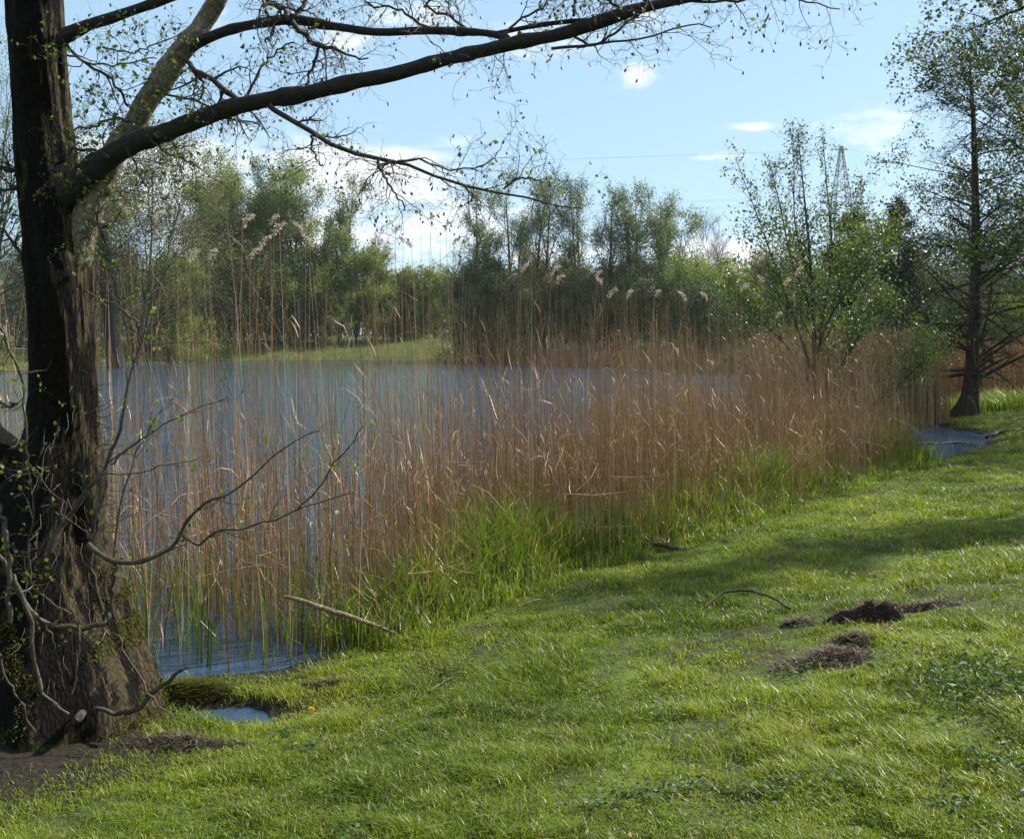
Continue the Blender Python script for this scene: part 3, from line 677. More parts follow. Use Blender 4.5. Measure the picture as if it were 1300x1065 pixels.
def build_trunk():
    # main bole, flared and fluted at the foot
    c = [(52, 1010, 330, 5.25), (58, 940, 315, 5.22), (66, 880, 268, 5.2), (60, 800, 215, 5.2), (52, 730, 182, 5.18), (56, 670, 155, 5.15), (72, 610, 112, 5.1), (79, 540, 88, 5.1), (80, 460, 80, 5.05), (76, 380, 82, 5.0),
         (70, 300, 80, 5.0), (60, 220, 74, 5.0), (53, 140, 68, 5.0), (49, 60, 68, 4.95), (47, 0, 67, 4.95), (42, -120, 62, 4.9), (30, -320, 55, 4.8), (15, -600, 40, 4.8)]
    P, R = resample([U(p[0], p[1], p[3]) for p in c], [p[2] / F * p[3] / 2 for p in c], 260)
    sides = 72
    V, q = tubes(P[None], R[None], sides)
    C = np.repeat(P, sides, axis=0); off = V - C; rr = np.linalg.norm(off, axis=1, keepdims=True); nrm = off / rr
    z = V[:, 2]; th = np.arctan2(nrm[:, 1], nrm[:, 0])
    flute = np.sin(th * 5 + 1.2 + z * .8) * .5 + np.sin(th * 9 + 2 - z) * .25
    low = np.clip(1 - z / 1.5, 0, 1) ** 1.3
    n1 = fbm(np.cos(th) * 2.2 + z * 1.5 + 9, np.sin(th) * 2.2 + z * 1.1 + 4, 4, 3) - .5
    n2 = fbm(np.cos(th) * 11 + z * 2.5, np.sin(th) * 11 + z * 3.0, 4, 6) - .5
    disp = flute * low * .055 + n1 * (.06 + .16 * low) + n2 * (.022 + .05 * low)
    V = V + nrm * disp[:, None]
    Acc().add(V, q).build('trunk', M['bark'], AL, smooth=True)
    return V, nrm
TV, TN = build_trunk()
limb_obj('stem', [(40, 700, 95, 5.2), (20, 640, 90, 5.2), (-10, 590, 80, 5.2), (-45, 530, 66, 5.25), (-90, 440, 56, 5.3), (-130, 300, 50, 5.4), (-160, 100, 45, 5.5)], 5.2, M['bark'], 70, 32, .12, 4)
limb_obj('limb', [(76, 600, 14, 5.12), (86, 520, 26, 5.10), (92, 440, 36, 5.07), (98, 360, 42, 5.02), (106, 295, 42, 4.98), (121, 240, 42, 4.95), (140, 205, 38, 4.9), (165, 163, 36, 4.9), (190, 128, 35, 4.88), (212, 95, 33, 4.85), (238, 58, 32, 4.8), (262, 25, 29, 4.8), (282, -10, 27, 4.75), (310, -80, 24, 4.7), (360, -200, 20, 4.6)], 4.9, M['barkpale'], 120, 28, .10, 8, wk=.80)
_, LA, LAr = limb_obj('limb', [(70, 262, 40, 4.98), (92, 236, 44, 4.9), (112, 217, 40, 4.85), (140, 198, 34, 4.8), (170, 182, 31, 4.78), (205, 170, 29, 4.75), (240, 157, 27, 4.7), (290, 139, 27, 4.65), (350, 127, 25, 4.6), (410, 114, 23, 4.55), (470, 100, 22, 4.5), (530, 86, 21, 4.45), (590, 71, 20, 4.4),
          (650, 57, 20, 4.35), (710, 44, 20, 4.3), (760, 28, 22, 4.25), (810, 12, 18, 4.2), (860, 1, 15, 4.2), (920, -14, 12, 4.2), (1010, -38, 9, 4.2), (1090, -60, 6, 4.2)], 4.6, M['barkdark'], 170, 18, .09, 12, wk=.80)
_, LB, LBr = limb_obj('limb', [(222, 82, 18, 4.85), (240, 62, 15, 4.8), (275, 44, 13, 4.75), (320, 33, 12, 4.75), (370, 26, 13, 4.7), (420, 34, 11, 4.7), (470, 40, 10, 4.6), (530, 39, 10, 4.55), (590, 40, 9, 4.5), (628, 44, 9, 4.45), (652, 54, 8, 4.35)], 4.7, M['barkdark'], 90, 12, .09, 15)
limb_obj('limb', [(628, 44, 7, 4.45), (660, 37, 6, 4.4), (700, 30, 6, 4.4), (740, 26, 6, 4.32), (758, 27, 5, 4.26)], 4.4, M['barkdark'], 30, 8, .08, 16)
limb_obj('limb', [(64, 62, 26, 4.95), (85, 44, 19, 4.9), (110, 32, 17, 4.85), (140, 23, 16, 4.8), (180, 10, 14, 4.75), (225, -5, 13, 4.7), (300, -35, 11, 4.7), (380, -70, 8, 4.7)], 4.8, M['barkdark'], 50, 14, .08, 17, wk=.85)
BR = [  # secondary branches: (px, py, width) list, depth
    ([(228, 72, 6), (252, 90, 7), (280, 110, 8), (306, 132, 8)], 4.68), ([(341, 134, 7), (352, 142, 7), (372, 154, 7), (400, 171, 7), (430, 187, 6), (465, 199, 6), (500, 205, 5), (540, 218, 4), (580, 233, 4), (620, 243, 3.5), (660, 250, 3), (705, 262, 2), (740, 264, 1.5)], 4.5),
    ([(86, 58, 4), (98, 72, 4), (120, 88, 4), (143, 102, 4), (153, 118, 3.5), (163, 138, 3)], 4.7), ([(370, 28, 8), (385, 42, 6), (398, 56, 6), (420, 62, 5), (445, 72, 3), (470, 75, 2)], 4.6),
    ([(366, 26, 7), (362, 15, 7), (345, 3, 6), (330, -10, 6)], 4.6), ([(370, 26, 6), (382, 10, 5), (395, -8, 5)], 4.6), ([(405, 60, 4), (398, 80, 4), (393, 98, 3), (388, 112, 3)], 4.6), ([(500, 205, 4), (478, 212, 2), (520, 232, 0.1)][:2], 4.5),
    ([(480, 203, 4), (484, 220, 3.5), (495, 236, 3), (505, 252, 2.5), (515, 266, 1.5)], 4.5), ([(505, 205, 4), (530, 203, 3), (560, 214, 2.5), (600, 216, 2), (630, 196, 1.5), (637, 188, 1)], 4.5),
    ([(700, 62, 4), (740, 58, 4), (770, 50, 3.5), (790, 35, 3), (812, 18, 3)], 4.3), ([(724, 40, 4), (745, 56, 3.5), (780, 52, 3), (830, 46, 2.5), (880, 30, 2), (905, 36, 1.5)], 4.3), ([(728, 20, 4), (730, 0, 3), (732, -20, 3)], 4.3),
    ([(860, 0, 5), (900, 2, 4), (940, 0, 3.5), (985, -3, 3), (1030, 4, 2), (1065, 12, 1.5)], 4.2), ([(400, 172, 4), (395, 186, 3), (402, 200, 2.5), (408, 212, 2)], 4.5), ([(560, 44, 4), (520, 22, 3.5), (500, 10, 3), (470, 6, 3), (455, -10, 2)], 4.55),
    ([(600, 42, 4), (570, 20, 3.5), (540, 8, 3), (560, -10, 3)], 4.5), ([(140, 200, 6), (130, 195, 4), (100, 188, 4), (85, 195, 3)], 4.75), ([(23, 219, 6), (10, 216, 5), (-10, 211, 4)], 4.9), ([(23, 238, 5), (10, 240, 4), (-10, 240, 3)], 4.9),
    ([(640, 44, 4), (660, 25, 3), (690, 8, 3), (700, -8, 2)], 4.4), ([(250, 93, 4), (258, 110, 3), (252, 130, 2)], 4.7), ([(110, 282, 6), (140, 290, 2)][:2], 4.9), ([(30, 330, 6), (15, 305, 4), (-5, 285, 3)], 4.95), ([(130, 60, 3), (160, 68, 2), (190, 60, 2), (225, 45, 1.5)], 4.7), ([(85, 70, 3), (110, 80, 2.5), (150, 82, 2), (200, 74, 1.5)], 4.7), 
    ([(163, 155, 4), (140, 150, 3), (120, 160, 3), (92, 165, 2)], 4.75), ([(200, 118, 3), (250, 128, 3), (290, 150, 2.5), (330, 158, 2)], 4.7), ([(310, 132, 4), (330, 90, 3), (350, 66, 2.5), (375, 52, 2)], 4.65),
    ([(190, 178, 4), (215, 195, 3), (240, 205, 2.5), (255, 215, 2)], 4.72), ([(160, 190, 3), (175, 215, 2.5), (190, 245, 2)], 4.72), ([(640, 240, 3), (665, 225, 2.5), (690, 232, 2)], 4.5), ([(590, 236, 3), (600, 250, 2), (590, 262, 1.5)], 4.5),
    ([(790, 15, 4), (760, -4, 3.5), (720, -12, 3)], 4.2), ([(830, 8, 4), (800, -10, 3), (770, -20, 3)], 4.2)]
bp, brr = [], []
for pts, d in BR:
    if len(pts) < 2: continue
    P, R = resample([U(a, b, d + .02 * i) for i, (a, b, w) in enumerate(pts)], [w / F * d / 2 for a, b, w in pts], 14)
    wob = np.random.default_rng(len(bp)).normal(0, .0050, P.shape); wob[0] = 0; bp.append(P + wob); brr.append(R)
bp = np.array(bp); brr = np.array(brr)
for P_, R_ in zip(bp, brr):
    V, q = tubes(P_[None], R_[None], 7); Acc().add(V, q).build('branch', M['twig'], AL, smooth=True)
def alder_twigs():
    rng = np.random.default_rng(21)
    main = [resample(LA[60:], LAr[60:], 14), resample(LB, LBr, 14)]
    Lm = np.array([m[0] for m in main]); Rm = np.array([m[1] for m in main])
    t0, r0 = grow(rng, Lm, Rm, 12, .25, 1, .28, 1.1, .02, 8, .22, .1, rmin=.0016)
    t1, r1 = grow(rng, bp, brr, 8, .15, 1, .22, .95, -.02, 8, .26, .5, rmin=.0013)
    t1 = np.concatenate([t0, t1]); r1 = np.concatenate([r0, r1])
    t2, r2 = grow(rng, t1, r1, 6, .2, 1, .12, .9, -.02, 6, .28, .7, rmin=.0010)
    t3, r3 = grow(rng, t2, r2, 2, .3, 1, .055, .9, -.10, 4, .3, .8, rmin=.0008)
    A = Acc(); V, q = tubes(t1, np.maximum(r1, .0008), 4); A.add(V, q); V, q = tubes(t2, np.maximum(r2, .0007), 3); A.add(V, q); V, q = tubes(t3, np.maximum(r3, .0006), 3); A.add(V, q)
    A.build('twigs', M['twig'], AL)
    # hanging cones and catkins: little spindles
    tip = t3[rng.random(len(t3)) < .36, -1]; n = len(tip)
    d = np.stack([rng.normal(0, .4, n), rng.normal(0, .4, n), -np.ones(n)], 1); d /= np.linalg.norm(d, axis=1, keepdims=True)
    L = rng.uniform(.010, .024, n)[:, None]; P = np.stack([tip, tip + d * L * .35, tip + d * L * .7, tip + d * L], 1); R = np.tile([.001, .0042, .0040, .0008], (n, 1)) * rng.uniform(.7, 1.2, (n, 1))
    V, q = tubes(P, R, 5); Acc().add(V, q, attr=np.repeat(rng.random(n), 20)).build('cones', M['cone'], AL)
    # young leaves: dense near the bole, few farther out
    w = np.exp(-((t3[:, 0, 0] + 2.0) / .55) ** 2); pick = rng.random(len(t3)) < .10 + .6 * w
    V, q, a = leaf_quads(rng, t3[pick], 2, .022, .006, asp=.75); A = Acc().add(V, q, attr=a); A.build('leaves', M['alderleaf'], AL)
alder_twigs()
# shoots and suckers from the foot
SH = [([(62, 700, 14), (80, 668, 11), (96, 642, 10), (120, 610, 9), (137, 588, 8), (150, 560, 7), (160, 520, 6), (170, 470, 5), (185, 425, 4), (194, 375, 3), (196, 345, 2)], 4.55),
      ([(112, 690, 10), (130, 704, 9), (150, 713, 9), (178, 714, 9), (205, 703, 8), (228, 683, 7), (243, 655, 6), (262, 634, 5), (290, 626, 4), (320, 608, 4), (350, 580, 3), (385, 555, 2.5), (405, 546, 2)], 4.5),
      ([(232, 680, 6), (247, 690, 6), (262, 684, 5), (282, 674, 5), (320, 670, 4), (350, 662, 4), (380, 645, 3), (415, 635, 2.5), (446, 626, 2)], 4.5), ([(378, 648, 4), (400, 625, 3), (420, 595, 3), (445, 565, 2.5), (462, 540, 2)], 4.5),
      ([(-8, 700, 9), (10, 728, 9), (32, 762, 9), (52, 788, 9), (80, 798, 10), (105, 797, 10), (138, 789, 9)], 4.5), ([(18, 730, 7), (35, 790, 7), (48, 850, 7), (60, 885, 6), (82, 912, 6)], 4.45),
      ([(118, 902, 8), (140, 905, 8), (162, 900, 9), (185, 888, 10), (205, 872, 9), (222, 858, 7), (236, 845, 5)], 4.75), ([(148, 806, 4), (165, 840, 4), (190, 880, 4), (218, 912, 3)], 4.7),
      ([(-6, 395, 5), (8, 432, 5), (22, 462, 5), (30, 500, 4), (33, 560, 4)], 4.6), ([(-6, 514, 7), (10, 514, 6), (22, 514, 4)], 4.6), ([(136, 760, 6), (142, 700, 4), (152, 640, 4), (165, 600, 3), (180, 560, 3), (205, 520, 2)], 4.55),
      ([(110, 370, 5), (132, 382, 4), (155, 394, 4), (175, 408, 3.5), (188, 423, 3)], 4.6), ([(126, 600, 3), (175, 600, 2.5), (215, 590, 2), (250, 584, 1.5)], 4.55), ([(140, 590, 4), (165, 568, 3), (200, 545, 2.5), (245, 520, 2), (290, 505, 1.5)], 4.5),
      ([(124, 660, 5), (118, 700, 5), (120, 740, 6), (132, 780, 7), (136, 810, 6)], 4.75), ([(138, 782, 8), (142, 755, 8), (146, 725, 6), (148, 700, 3)], 4.7), ([(0, 640, 9), (6, 680, 9), (12, 730, 9), (10, 790, 8)], 4.4), ([(40, 740, 5), (35, 700, 4), (42, 650, 3), (38, 600, 2)], 4.5),
      ([(-5, 830, 5), (12, 870, 4), (30, 900, 4), (45, 930, 3)], 4.4), ([(85, 640, 2), (60, 620, 2), (48, 600, 2), (35, 588, 1.5)], 4.45), ([(70, 650, 3), (95, 665, 2), (125, 690, 1.5)], 4.5), ([(90, 780, 3), (60, 760, 3), (38, 735, 2), (30, 705, 2)], 4.45), ([(60, 790, 3), (72, 830, 2.5), (80, 870, 2)], 4.5),
      ([(100, 790, 4), (100, 830, 3), (92, 880, 3)], 4.5)]
sp_, sr_ = [], []
for k, (pts, d) in enumerate(SH):
    P, R = resample([U(a, b, d + .015 * i * (-1) ** k) for i, (a, b, w) in enumerate(pts)], [w / F * d / 2 * .85 for a, b, w in pts], 34); kr = np.random.default_rng(k + 50); kc = kr.normal(0, 1, (12, 3)); kk = np.stack([np.interp(np.linspace(0, 11, 34), np.arange(12), kc[:, j]) for j in range(3)], 1) * np.minimum(R * 1.1, .009)[:, None]; kk[0] = 0; P = P + kk; R = R * .78 * (1 + .16 * np.clip(kr.normal(0, 1, len(R)), -.5, 2.5)); sp_.append(P); sr_.append(R)
sp_ = np.array(sp_); sr_ = np.array(sr_)
for k, (P, R) in enumerate(zip(sp_, sr_)):
    V, q = tubes(P[None], R[None], 9); Acc().add(V, q).build('root' if k == 6 else 'shoot', M['shoot'] if k not in (0, 6, 14, 15) else M['twig'], AL, smooth=True)
def shoot_twigs():
    rng = np.random.default_rng(23)
    t1, r1 = grow(rng, sp_[[0, 1, 2, 3, 4, 10, 11, 12, 13, 17, 19, 21, 8]], sr_[[0, 1, 2, 3, 4, 10, 11, 12, 13, 17, 19, 21, 8]], 8, .2, 1, .16, .8, .06, 6, .18, .5, rmin=.0012)
    t2, r2 = grow(rng, t1, r1, 3, .2, 1, .07, .8, .05, 4, .2, .7, rmin=.0009)
    A = Acc(); V, q = tubes(t1, r1, 4); A.add(V, q); V, q = tubes(t2, r2, 3); A.add(V, q)
    # tangle of fine dead twigs on the bole
    zz = rng.uniform(.5, 1.9, 170); a = rng.uniform(-1.9, .25, 170)
    rad = np.interp(zz, [.5, 1, 1.5, 1.9], [.40, .31, .22, .18]); cx = np.interp(zz, [.5, 1, 1.5, 2], [-2.43, -2.42, -2.36, -2.33])
    b = np.stack([cx + rad * np.cos(a), 5.15 + rad * np.sin(a), zz], 1); d0 = np.stack([np.cos(a), np.sin(a), rng.uniform(-1, .6, 170)], 1)
    P = np.stack([b + d0 * s + rng.normal(0, .012, b.shape) for s in (0, .04, .09, .14)], 1); R = np.tile([.0022, .0018, .0013, .0008], (170, 1)); V, q = tubes(P, R, 4); A.add(V, q)
    A.build('shoot_twigs', M['shoot'], AL)
    A = Acc(); V, q, a = leaf_quads(rng, t2[::2], 2, .024, .008, asp=.75); A.add(V, q, attr=a)
    V, q, a = leaf_quads(rng, P[rng.random(len(P)) < .2], 2, .022, .01, asp=.75); A.add(V, q, attr=a)
    A.build('shoot_leaves', M['alderleaf'], AL)
    # moss tufts on the foot
    k = np.where((TV[:, 2] > .02) & (TV[:, 2] < 1.0) & (TN[:, 0] > -.15) & (TN[:, 1] < .5))[0]; k = rng.choice(k, 26000)
    c = TV[k] + rng.normal(0, .012, (len(k), 3)) + TN[k] * .004; cl = fbm(c[:, 0] * 7 + 3, c[:, 2] * 7, 3, 66) - .10 * c[:, 2] + .12 * TN[k][:, 0]; c = c[cl > .58]
    V, q, at = leaf_at(rng, c, .015, .5, .6, .4); Acc().add(V, q, attr=at).build('moss', M['moss'], AL)
shoot_twigs()
# sawn stub low on the bole
st = [np.array(U(92, 918, 4.62)) + np.array([-.02, .22, 0]), np.array(U(97, 914, 4.66)), np.array(U(101, 910, 4.60))]
P, R = resample(st, [.022, .021, .018], 10); V, q = tubes(P[None], R[None], 16); A = Acc().add(V, q); V2 = V[-16:] * 1.0; A.add(V2, np.arange(16)[None, :]); A.build('stub', M['darkwood'], AL, smooth=False)

# ------------------------------------------------------------------ trees
def tree_parts(name, px, D, top, label, cat, lv, barkm, leafm, wpx=60, dense=1.0, seed=0, group=None, base_z=None, kind='poplar', lsize=.15):
    rng = np.random.default_rng(seed + 100)
    x = (px - 650) / F * D
    gz = float(height(np.array([x]), np.array([D]))[0]) if base_z is None else base_z
    gz = max(gz, -.1)
    H = ZC + (HZ - top) / F * D - gz; W = wpx / F * D / 2 * (1.35 if kind in ('willow', 'airy') else 1.12)
    t = thing(name, (x, D, gz), label, cat, group)
    b = np.array([x, D, gz])
    nst = {'poplar': 1, 'willow': 4, 'bush': 9, 'bare': 2, 'airy': 2}[kind]
    St, Sr = [], []
    for i in range(nst):
        a = rng.uniform(0, 6.28); sp = {'poplar': .15, 'willow': .75, 'bush': .95, 'bare': .35, 'airy': .45}[kind] * W * (rng.uniform(.4, 1) if nst > 1 else .4)
        hh = H * (1 if i == 0 else rng.uniform(.72, .97))
        e = b + np.array([math.cos(a) * sp, math.sin(a) * sp, hh * (.93 if kind != 'bush' else .8)])
        mid = (b + e) / 2 + rng.normal(0, W * .06, 3) - np.array([math.cos(a) * sp * .15, math.sin(a) * sp * .15, 0])
        r0 = H * .012 * (1 if kind in ('poplar', 'airy') else .7) / (1 if kind != 'bush' else 2); P, R = resample([b - np.array([0, 0, .3]), mid, e], [r0 * 1.2, r0 * .7, r0 * .12], 12); St.append(P); Sr.append(R)
    St = np.array(St); Sr = np.array(Sr)
    cfg = {'poplar': (16, .12, .97, .5, .12, 7, 6), 'willow': (16, .06, .95, .62, .12, 9, 6), 'bush': (9, .03, 1, .85, .05, 8, 6), 'bare': (12, .25, 1, .5, .1, 8, 6), 'airy': (13, .24, .95, .50, .13, 7, 6)}[kind]
    n1, a0, a1, ang, up, n2, n3 = cfg
    Lf = lambda q: np.maximum(W * 1.25 * (1.05 - .65 * ((q - a0) / (a1 - a0))), .25 * W) if kind != 'airy' else W * (1.2 - .7 * q)
    b1, r1 = grow(rng, St, Sr, n1, a0, a1, Lf, ang * 1.5, up, 8, .09, .5)
    b2, r2 = grow(rng, b1, r1, n2, .2, 1, lambda q: W * .55 * (1.15 - .6 * q), .6, up * .8, 6, .12, .55)
    b3, r3 = grow(rng, b2, r2, n3, .2, 1, W * .24 + .15, .6, .15, 4, .12, .6)
    A = Acc(); V, q = tubes(St, Sr, 8); A.add(V, q); A.build('trunk', barkm, t, smooth=True)
    A = Acc(); V, q = tubes(b1, np.maximum(r1, D * .00018), 4); A.add(V, q); V, q = tubes(b2, np.maximum(r2, D * .00012), 3); A.add(V, q)
    if kind in ('bare', 'airy') : V, q = tubes(b3, np.maximum(r3, D * .00008), 3); A.add(V, q)
    A.build('branches', barkm, t)
    if leafm is not None:
        nl = max(1, int(round(lv * dense * {'willow': .8, 'bush': .75, 'airy': .55}.get(kind, 1))))
        # clumps: some twigs carry many leaves, some none
        cw = fbm(b3[:, -1, 0] / (W * .28) + seed, b3[:, -1, 2] / (W * .28), 3, seed) + .12 * rng.normal(size=len(b3)); pick = cw > (.37 if kind != 'airy' else .40)
        V, q, a = leaf_quads(rng, b3[pick], nl, lsize, W * .04 + .05, asp=.5, droop=-.3 if kind != 'bush' else .1)
        tone = np.repeat(np.repeat(np.clip((cw[pick] - .45) * 1.6, -.2, .35), nl), 4)
        A = Acc().add(V, q, attr=np.clip(a * .75 + tone, 0, 1)); A.build('crown', leafm, t)
    return t
T = tree_parts; FB = M['fartrunk']
FAR = [  # px, D, top, width, kind, leaf material, density, label
    ('poplar', -35, 72, 90, 190, 'willow', 'poplar', 12, 'broad leafy tree cut by the left edge of the picture'),
    ('willow_tree', 172, 84, 205, 150, 'willow', 'olive', 34, 'broad rounded olive tree just right of the alder trunk, across the water'),
    ('bare_tree', 236, 128, 262, 50, 'bare', None, 0, 'bare purplish tree in the gap left of the tall willows'),
    ('shrub', 214, 98, 300, 62, 'bush', 'bright', 18, 'bright green bush at the foot of the olive tree across the lake'),
    ('willow_tree', 278, 118, 197, 74, 'willow', 'willow', 27, 'tall feathery willow, leftmost of the high clump across the lake'),
    ('willow_tree', 326, 122, 214, 62, 'willow', 'poplar', 25, 'shorter darker willow in the middle of the high clump'),
    ('willow_tree', 382, 118, 198, 72, 'willow', 'willow', 28, 'tall bushy green willow with pointed top beside the sky gap'),
    ('willow_tree', 430, 121, 226, 58, 'airy', 'willow', 26, 'thin see-through willow at the right end of the high clump'),
    ('shrub', 452, 122, 292, 58, 'bush', 'bright', 15, 'light green rounded bush below the thin willow'),
    ('shrub', 486, 126, 338, 44, 'bush', 'olive', 14, 'brownish low bush left of the centre of the far bank'),
    ('bare_tree', 476, 134, 300, 40, 'bare', None, 0, 'small leafless tree rising above the low brown bushes'),
    ('shrub', 515, 128, 342, 46, 'bush', 'willow', 14, 'low green bush behind the hump of the far bank'),
    ('shrub', 550, 127, 334, 52, 'bush', 'bright', 14, 'pale green conical bush closing the gap in the trees'),
    ('bare_tree', 582, 125, 330, 36, 'bare', None, 0, 'sparse leafless tree beside the gap, before the poplars'),
    ('poplar', 612, 104, 246, 58, 'airy', 'poplar', 19, 'slender poplar at the left end of the poplar row'),
    ('shrub', 606, 101, 302, 50, 'bush', 'dark', 15, 'dark bush under the leftmost poplar'),
    ('poplar', 652, 106, 229, 62, 'airy', 'poplar', 19, 'second poplar of the row, crown fuller to the left'),
    ('poplar', 690, 102, 226, 66, 'airy', 'poplar', 20, 'tallest poplar of the row with crown of fine leaves'),
    ('poplar', 737, 100, 233, 54, 'airy', 'poplar', 20, 'straight poplar with dark upright stem, fourth in the row'),
    ('poplar', 772, 98, 238, 54, 'airy', 'poplar', 16, 'thin poplar with open forked crown, fifth in the row'),
    ('poplar', 806, 97, 240, 56, 'airy', 'poplar', 16, 'poplar with leaning forked trunk, sixth in the row'),
    ('poplar', 850, 94, 238, 60, 'willow', 'poplar', 15, 'leafy poplar at the right end of the row'),
    ('shrub', 268, 122, 352, 60, 'bush', 'willow', 14, 'low green bush at the foot of the leftmost willow'),
    ('shrub', 308, 124, 340, 60, 'bush', 'dark', 14, 'dark bush filling the gap under the middle willow'),
    ('shrub', 352, 124, 346, 66, 'bush', 'olive', 14, 'olive bush under the middle and pointed willows'),
    ('shrub', 402, 123, 338, 66, 'bush', 'willow', 14, 'green bush under the pointed willow'),
    ('shrub', 640, 108, 322, 70, 'bush', 'dark', 15, 'dark thicket between the first two poplars'),
    ('shrub', 712, 100, 308, 66, 'bush', 'olive', 17, 'rounded olive bush under the middle of the poplar row'),
    ('shrub', 676, 99, 352, 50, 'bush', 'dark', 13, 'low dark bush under the tallest poplar'),
    ('shrub', 752, 96, 340, 56, 'bush', 'dark', 14, 'dark bush at the foot of the fourth poplar'),
    ('shrub', 792, 98, 316, 56, 'bush', 'poplar', 16, 'grey green bush between the fifth and sixth poplars'),
    ('shrub', 836, 90, 350, 52, 'bush', 'dark', 14, 'dark bush at the foot of the last poplar'),
    ('bare_tree', 905, 105, 288, 60, 'bare', None, 0, 'pale leafless tree in front of the white cloud'),
    ('shrub', 880, 88, 320, 62, 'bush', 'bright', 15, 'yellow green bush just right of the poplar row'),
    ('shrub', 928, 86, 326, 62, 'bush', 'willow', 15, 'rounded soft green bush left of the glossy young tree'),
    ('shrub', 906, 82, 362, 64, 'bush', 'dark', 16, 'low dark bush in front of the yellow green one'),
    ('shrub', 972, 72, 292, 84, 'bush', 'olive', 17, 'tall olive bush behind the left side of the glossy young tree'),
    ('shrub', 1028, 70, 318, 84, 'bush', 'willow', 16, 'green bush behind the stem of the glossy young tree'),
    ('shrub', 1112, 74, 325, 90, 'bush', 'dark', 17, 'dark bush between the two pines'),
    ('shrub', 1180, 56, 318, 110, 'bush', 'dark', 17, 'dark thicket behind the left branches of the lone conifer'),
    ('shrub', 1262, 52, 262, 130, 'bush', 'dark', 18, 'tall dark tree behind the lone conifer, to its right'),
    ('shrub', 1345, 46, 230, 150, 'bush', 'dark', 18, 'big tree behind the bank, cut by the right edge'),
    ('shrub', 1288, 42, 372, 60, 'bush', 'bright', 14, 'light green bush on the bank right of the lone conifer'),
    ('shrub', 20, 92, 330, 110, 'bush', 'dark', 15, 'dark thicket left of the alder trunk beyond the path'),
    ('shrub', 100, 96, 300, 110, 'bush', 'olive', 15, 'olive thicket hidden half behind the alder trunk'),
    ('poplar', 108, 92, 190, 90, 'willow', 'willow', 12, 'tall tree directly behind the alder trunk'),
]
for i, (nm, px, D, top, w, kd, lm, dn, lab) in enumerate(FAR):
    if px == 1262 or px == 1345: nm = 'broadleaf_tree'
    T(nm, px, D, top, lab, 'shrub' if nm == 'shrub' else 'tree', dn, FB if kd != 'bare' else M['twiggy'], M[lm] if lm else None, w * 1.12, 1.0, i * 7 + 1, 'trees and bushes round the lake', kind=kd, lsize=.0019 * D)
def far_wood():
    rng = np.random.default_rng(91); A = Acc(); n = 90000
    az = rng.uniform(-.75, .75, n); D = rng.uniform(165, 230, n); x = np.tan(az) * D; g = height(x, D)
    top = 7.5 + 7 * fbm(x / 9, D / 14, 3, 8) + 3 * fbm(x / 3, D / 3, 2, 9); z = g + top * rng.random(n) ** .7
    V, q, a = leaf_at(rng, np.stack([x, D, z], 1), .75, .4, .1, .6); A.add(V, q, attr=a)
    m = 500; az = rng.uniform(-.75, .75, m); D = rng.uniform(165, 230, m); x = np.tan(az) * D; g = height(x, D); P = np.stack([np.stack([x, D, g - .5], 1), np.stack([x + rng.normal(0, .5, m), D, g + 5], 1), np.stack([x + rng.normal(0, .8, m), D, g + 11], 1)], 1)
    V, q = tubes(P, np.tile([.22, .15, .05], (m, 1)), 4); A.add(V, q, attr=np.zeros(len(V)))
    o = A.build('far_wood', M['poplar']); tag(o, 'distant wood closing the view behind the lakeside trees', 'wood', kind='stuff')
far_wood()
# trunks rising over the water line on the left shore
def build_leaning_trunk():
    t = thing('tree_trunk', (*[v for v in U(148, 465, 80)[:2]], 0.2), 'thick dark tree trunk at the far waterline just right of the alder', 'tree')
    P, R = resample([U(148, 470, 80), U(142, 420, 80), U(134, 350, 80), U(128, 280, 81), U(124, 220, 81)], [.75, .6, .5, .35, .2], 20); V, q = tubes(P[None], R[None], 12)
    Acc().add(V, q).build('trunk', M['barkdark'], t, smooth=True)
    rng = np.random.default_rng(5); b1, r1 = grow(rng, P[None], R[None], 14, .4, 1, 5, .8, .1, 8, .1, .4); V, q = tubes(b1, r1, 4); Acc().add(V, q).build('branches', M['barkdark'], t)
    b2, r2 = grow(rng, b1, r1, 9, .2, 1, 2.2, .7, .05, 5, .12, .4); V, q, a = leaf_quads(rng, b2, 14, .14, .3); Acc().add(V, q, attr=a).build('crown', M['olive'], t)
build_leaning_trunk()
def pine(px, D, top, wpx, label, seed):
    rng = np.random.default_rng(seed); x = (px - 650) / F * D; gz = max(float(height(np.array([x]), np.array([D]))[0]), 0)
    H = ZC + (HZ - top) / F * D - gz; W = wpx / F * D / 2
    t = thing('pine_tree', (x, D, gz), label, 'tree', 'pines beyond the water'); b = np.array([x, D, gz])
    P, R = resample([b, b + (0, 0, H * .5), b + (.1, 0, H * .97)], [H * .02, H * .013, .02], 14); V, q = tubes(P[None], R[None], 8); Acc().add(V, q).build('trunk', FB, t, smooth=True)
    b1, r1 = grow(rng, P[None], R[None], 46, .2, .98, lambda q: W * (1.15 - .75 * q ** 2), 1.25, .08, 6, .08, .3)
    b2, r2 = grow(rng, b1, r1, 7, .3, 1, W * .28, .8, .15, 4, .1, .6)
    V, q = tubes(b1, r1, 4); Acc().add(V, q).build('branches', FB, t)
    V, q, a = leaf_quads(rng, b2, 50, .20, .14, asp=.3); Acc().add(V, q, attr=a).build('crown', M['pine'], t)
pine(1075, 52, 274, 70, 'dense dark pine with rounded top left of the pylon gap', 4)
pine(1140, 56, 260, 72, 'ragged dark pine in the gap left of the lone conifer', 5)

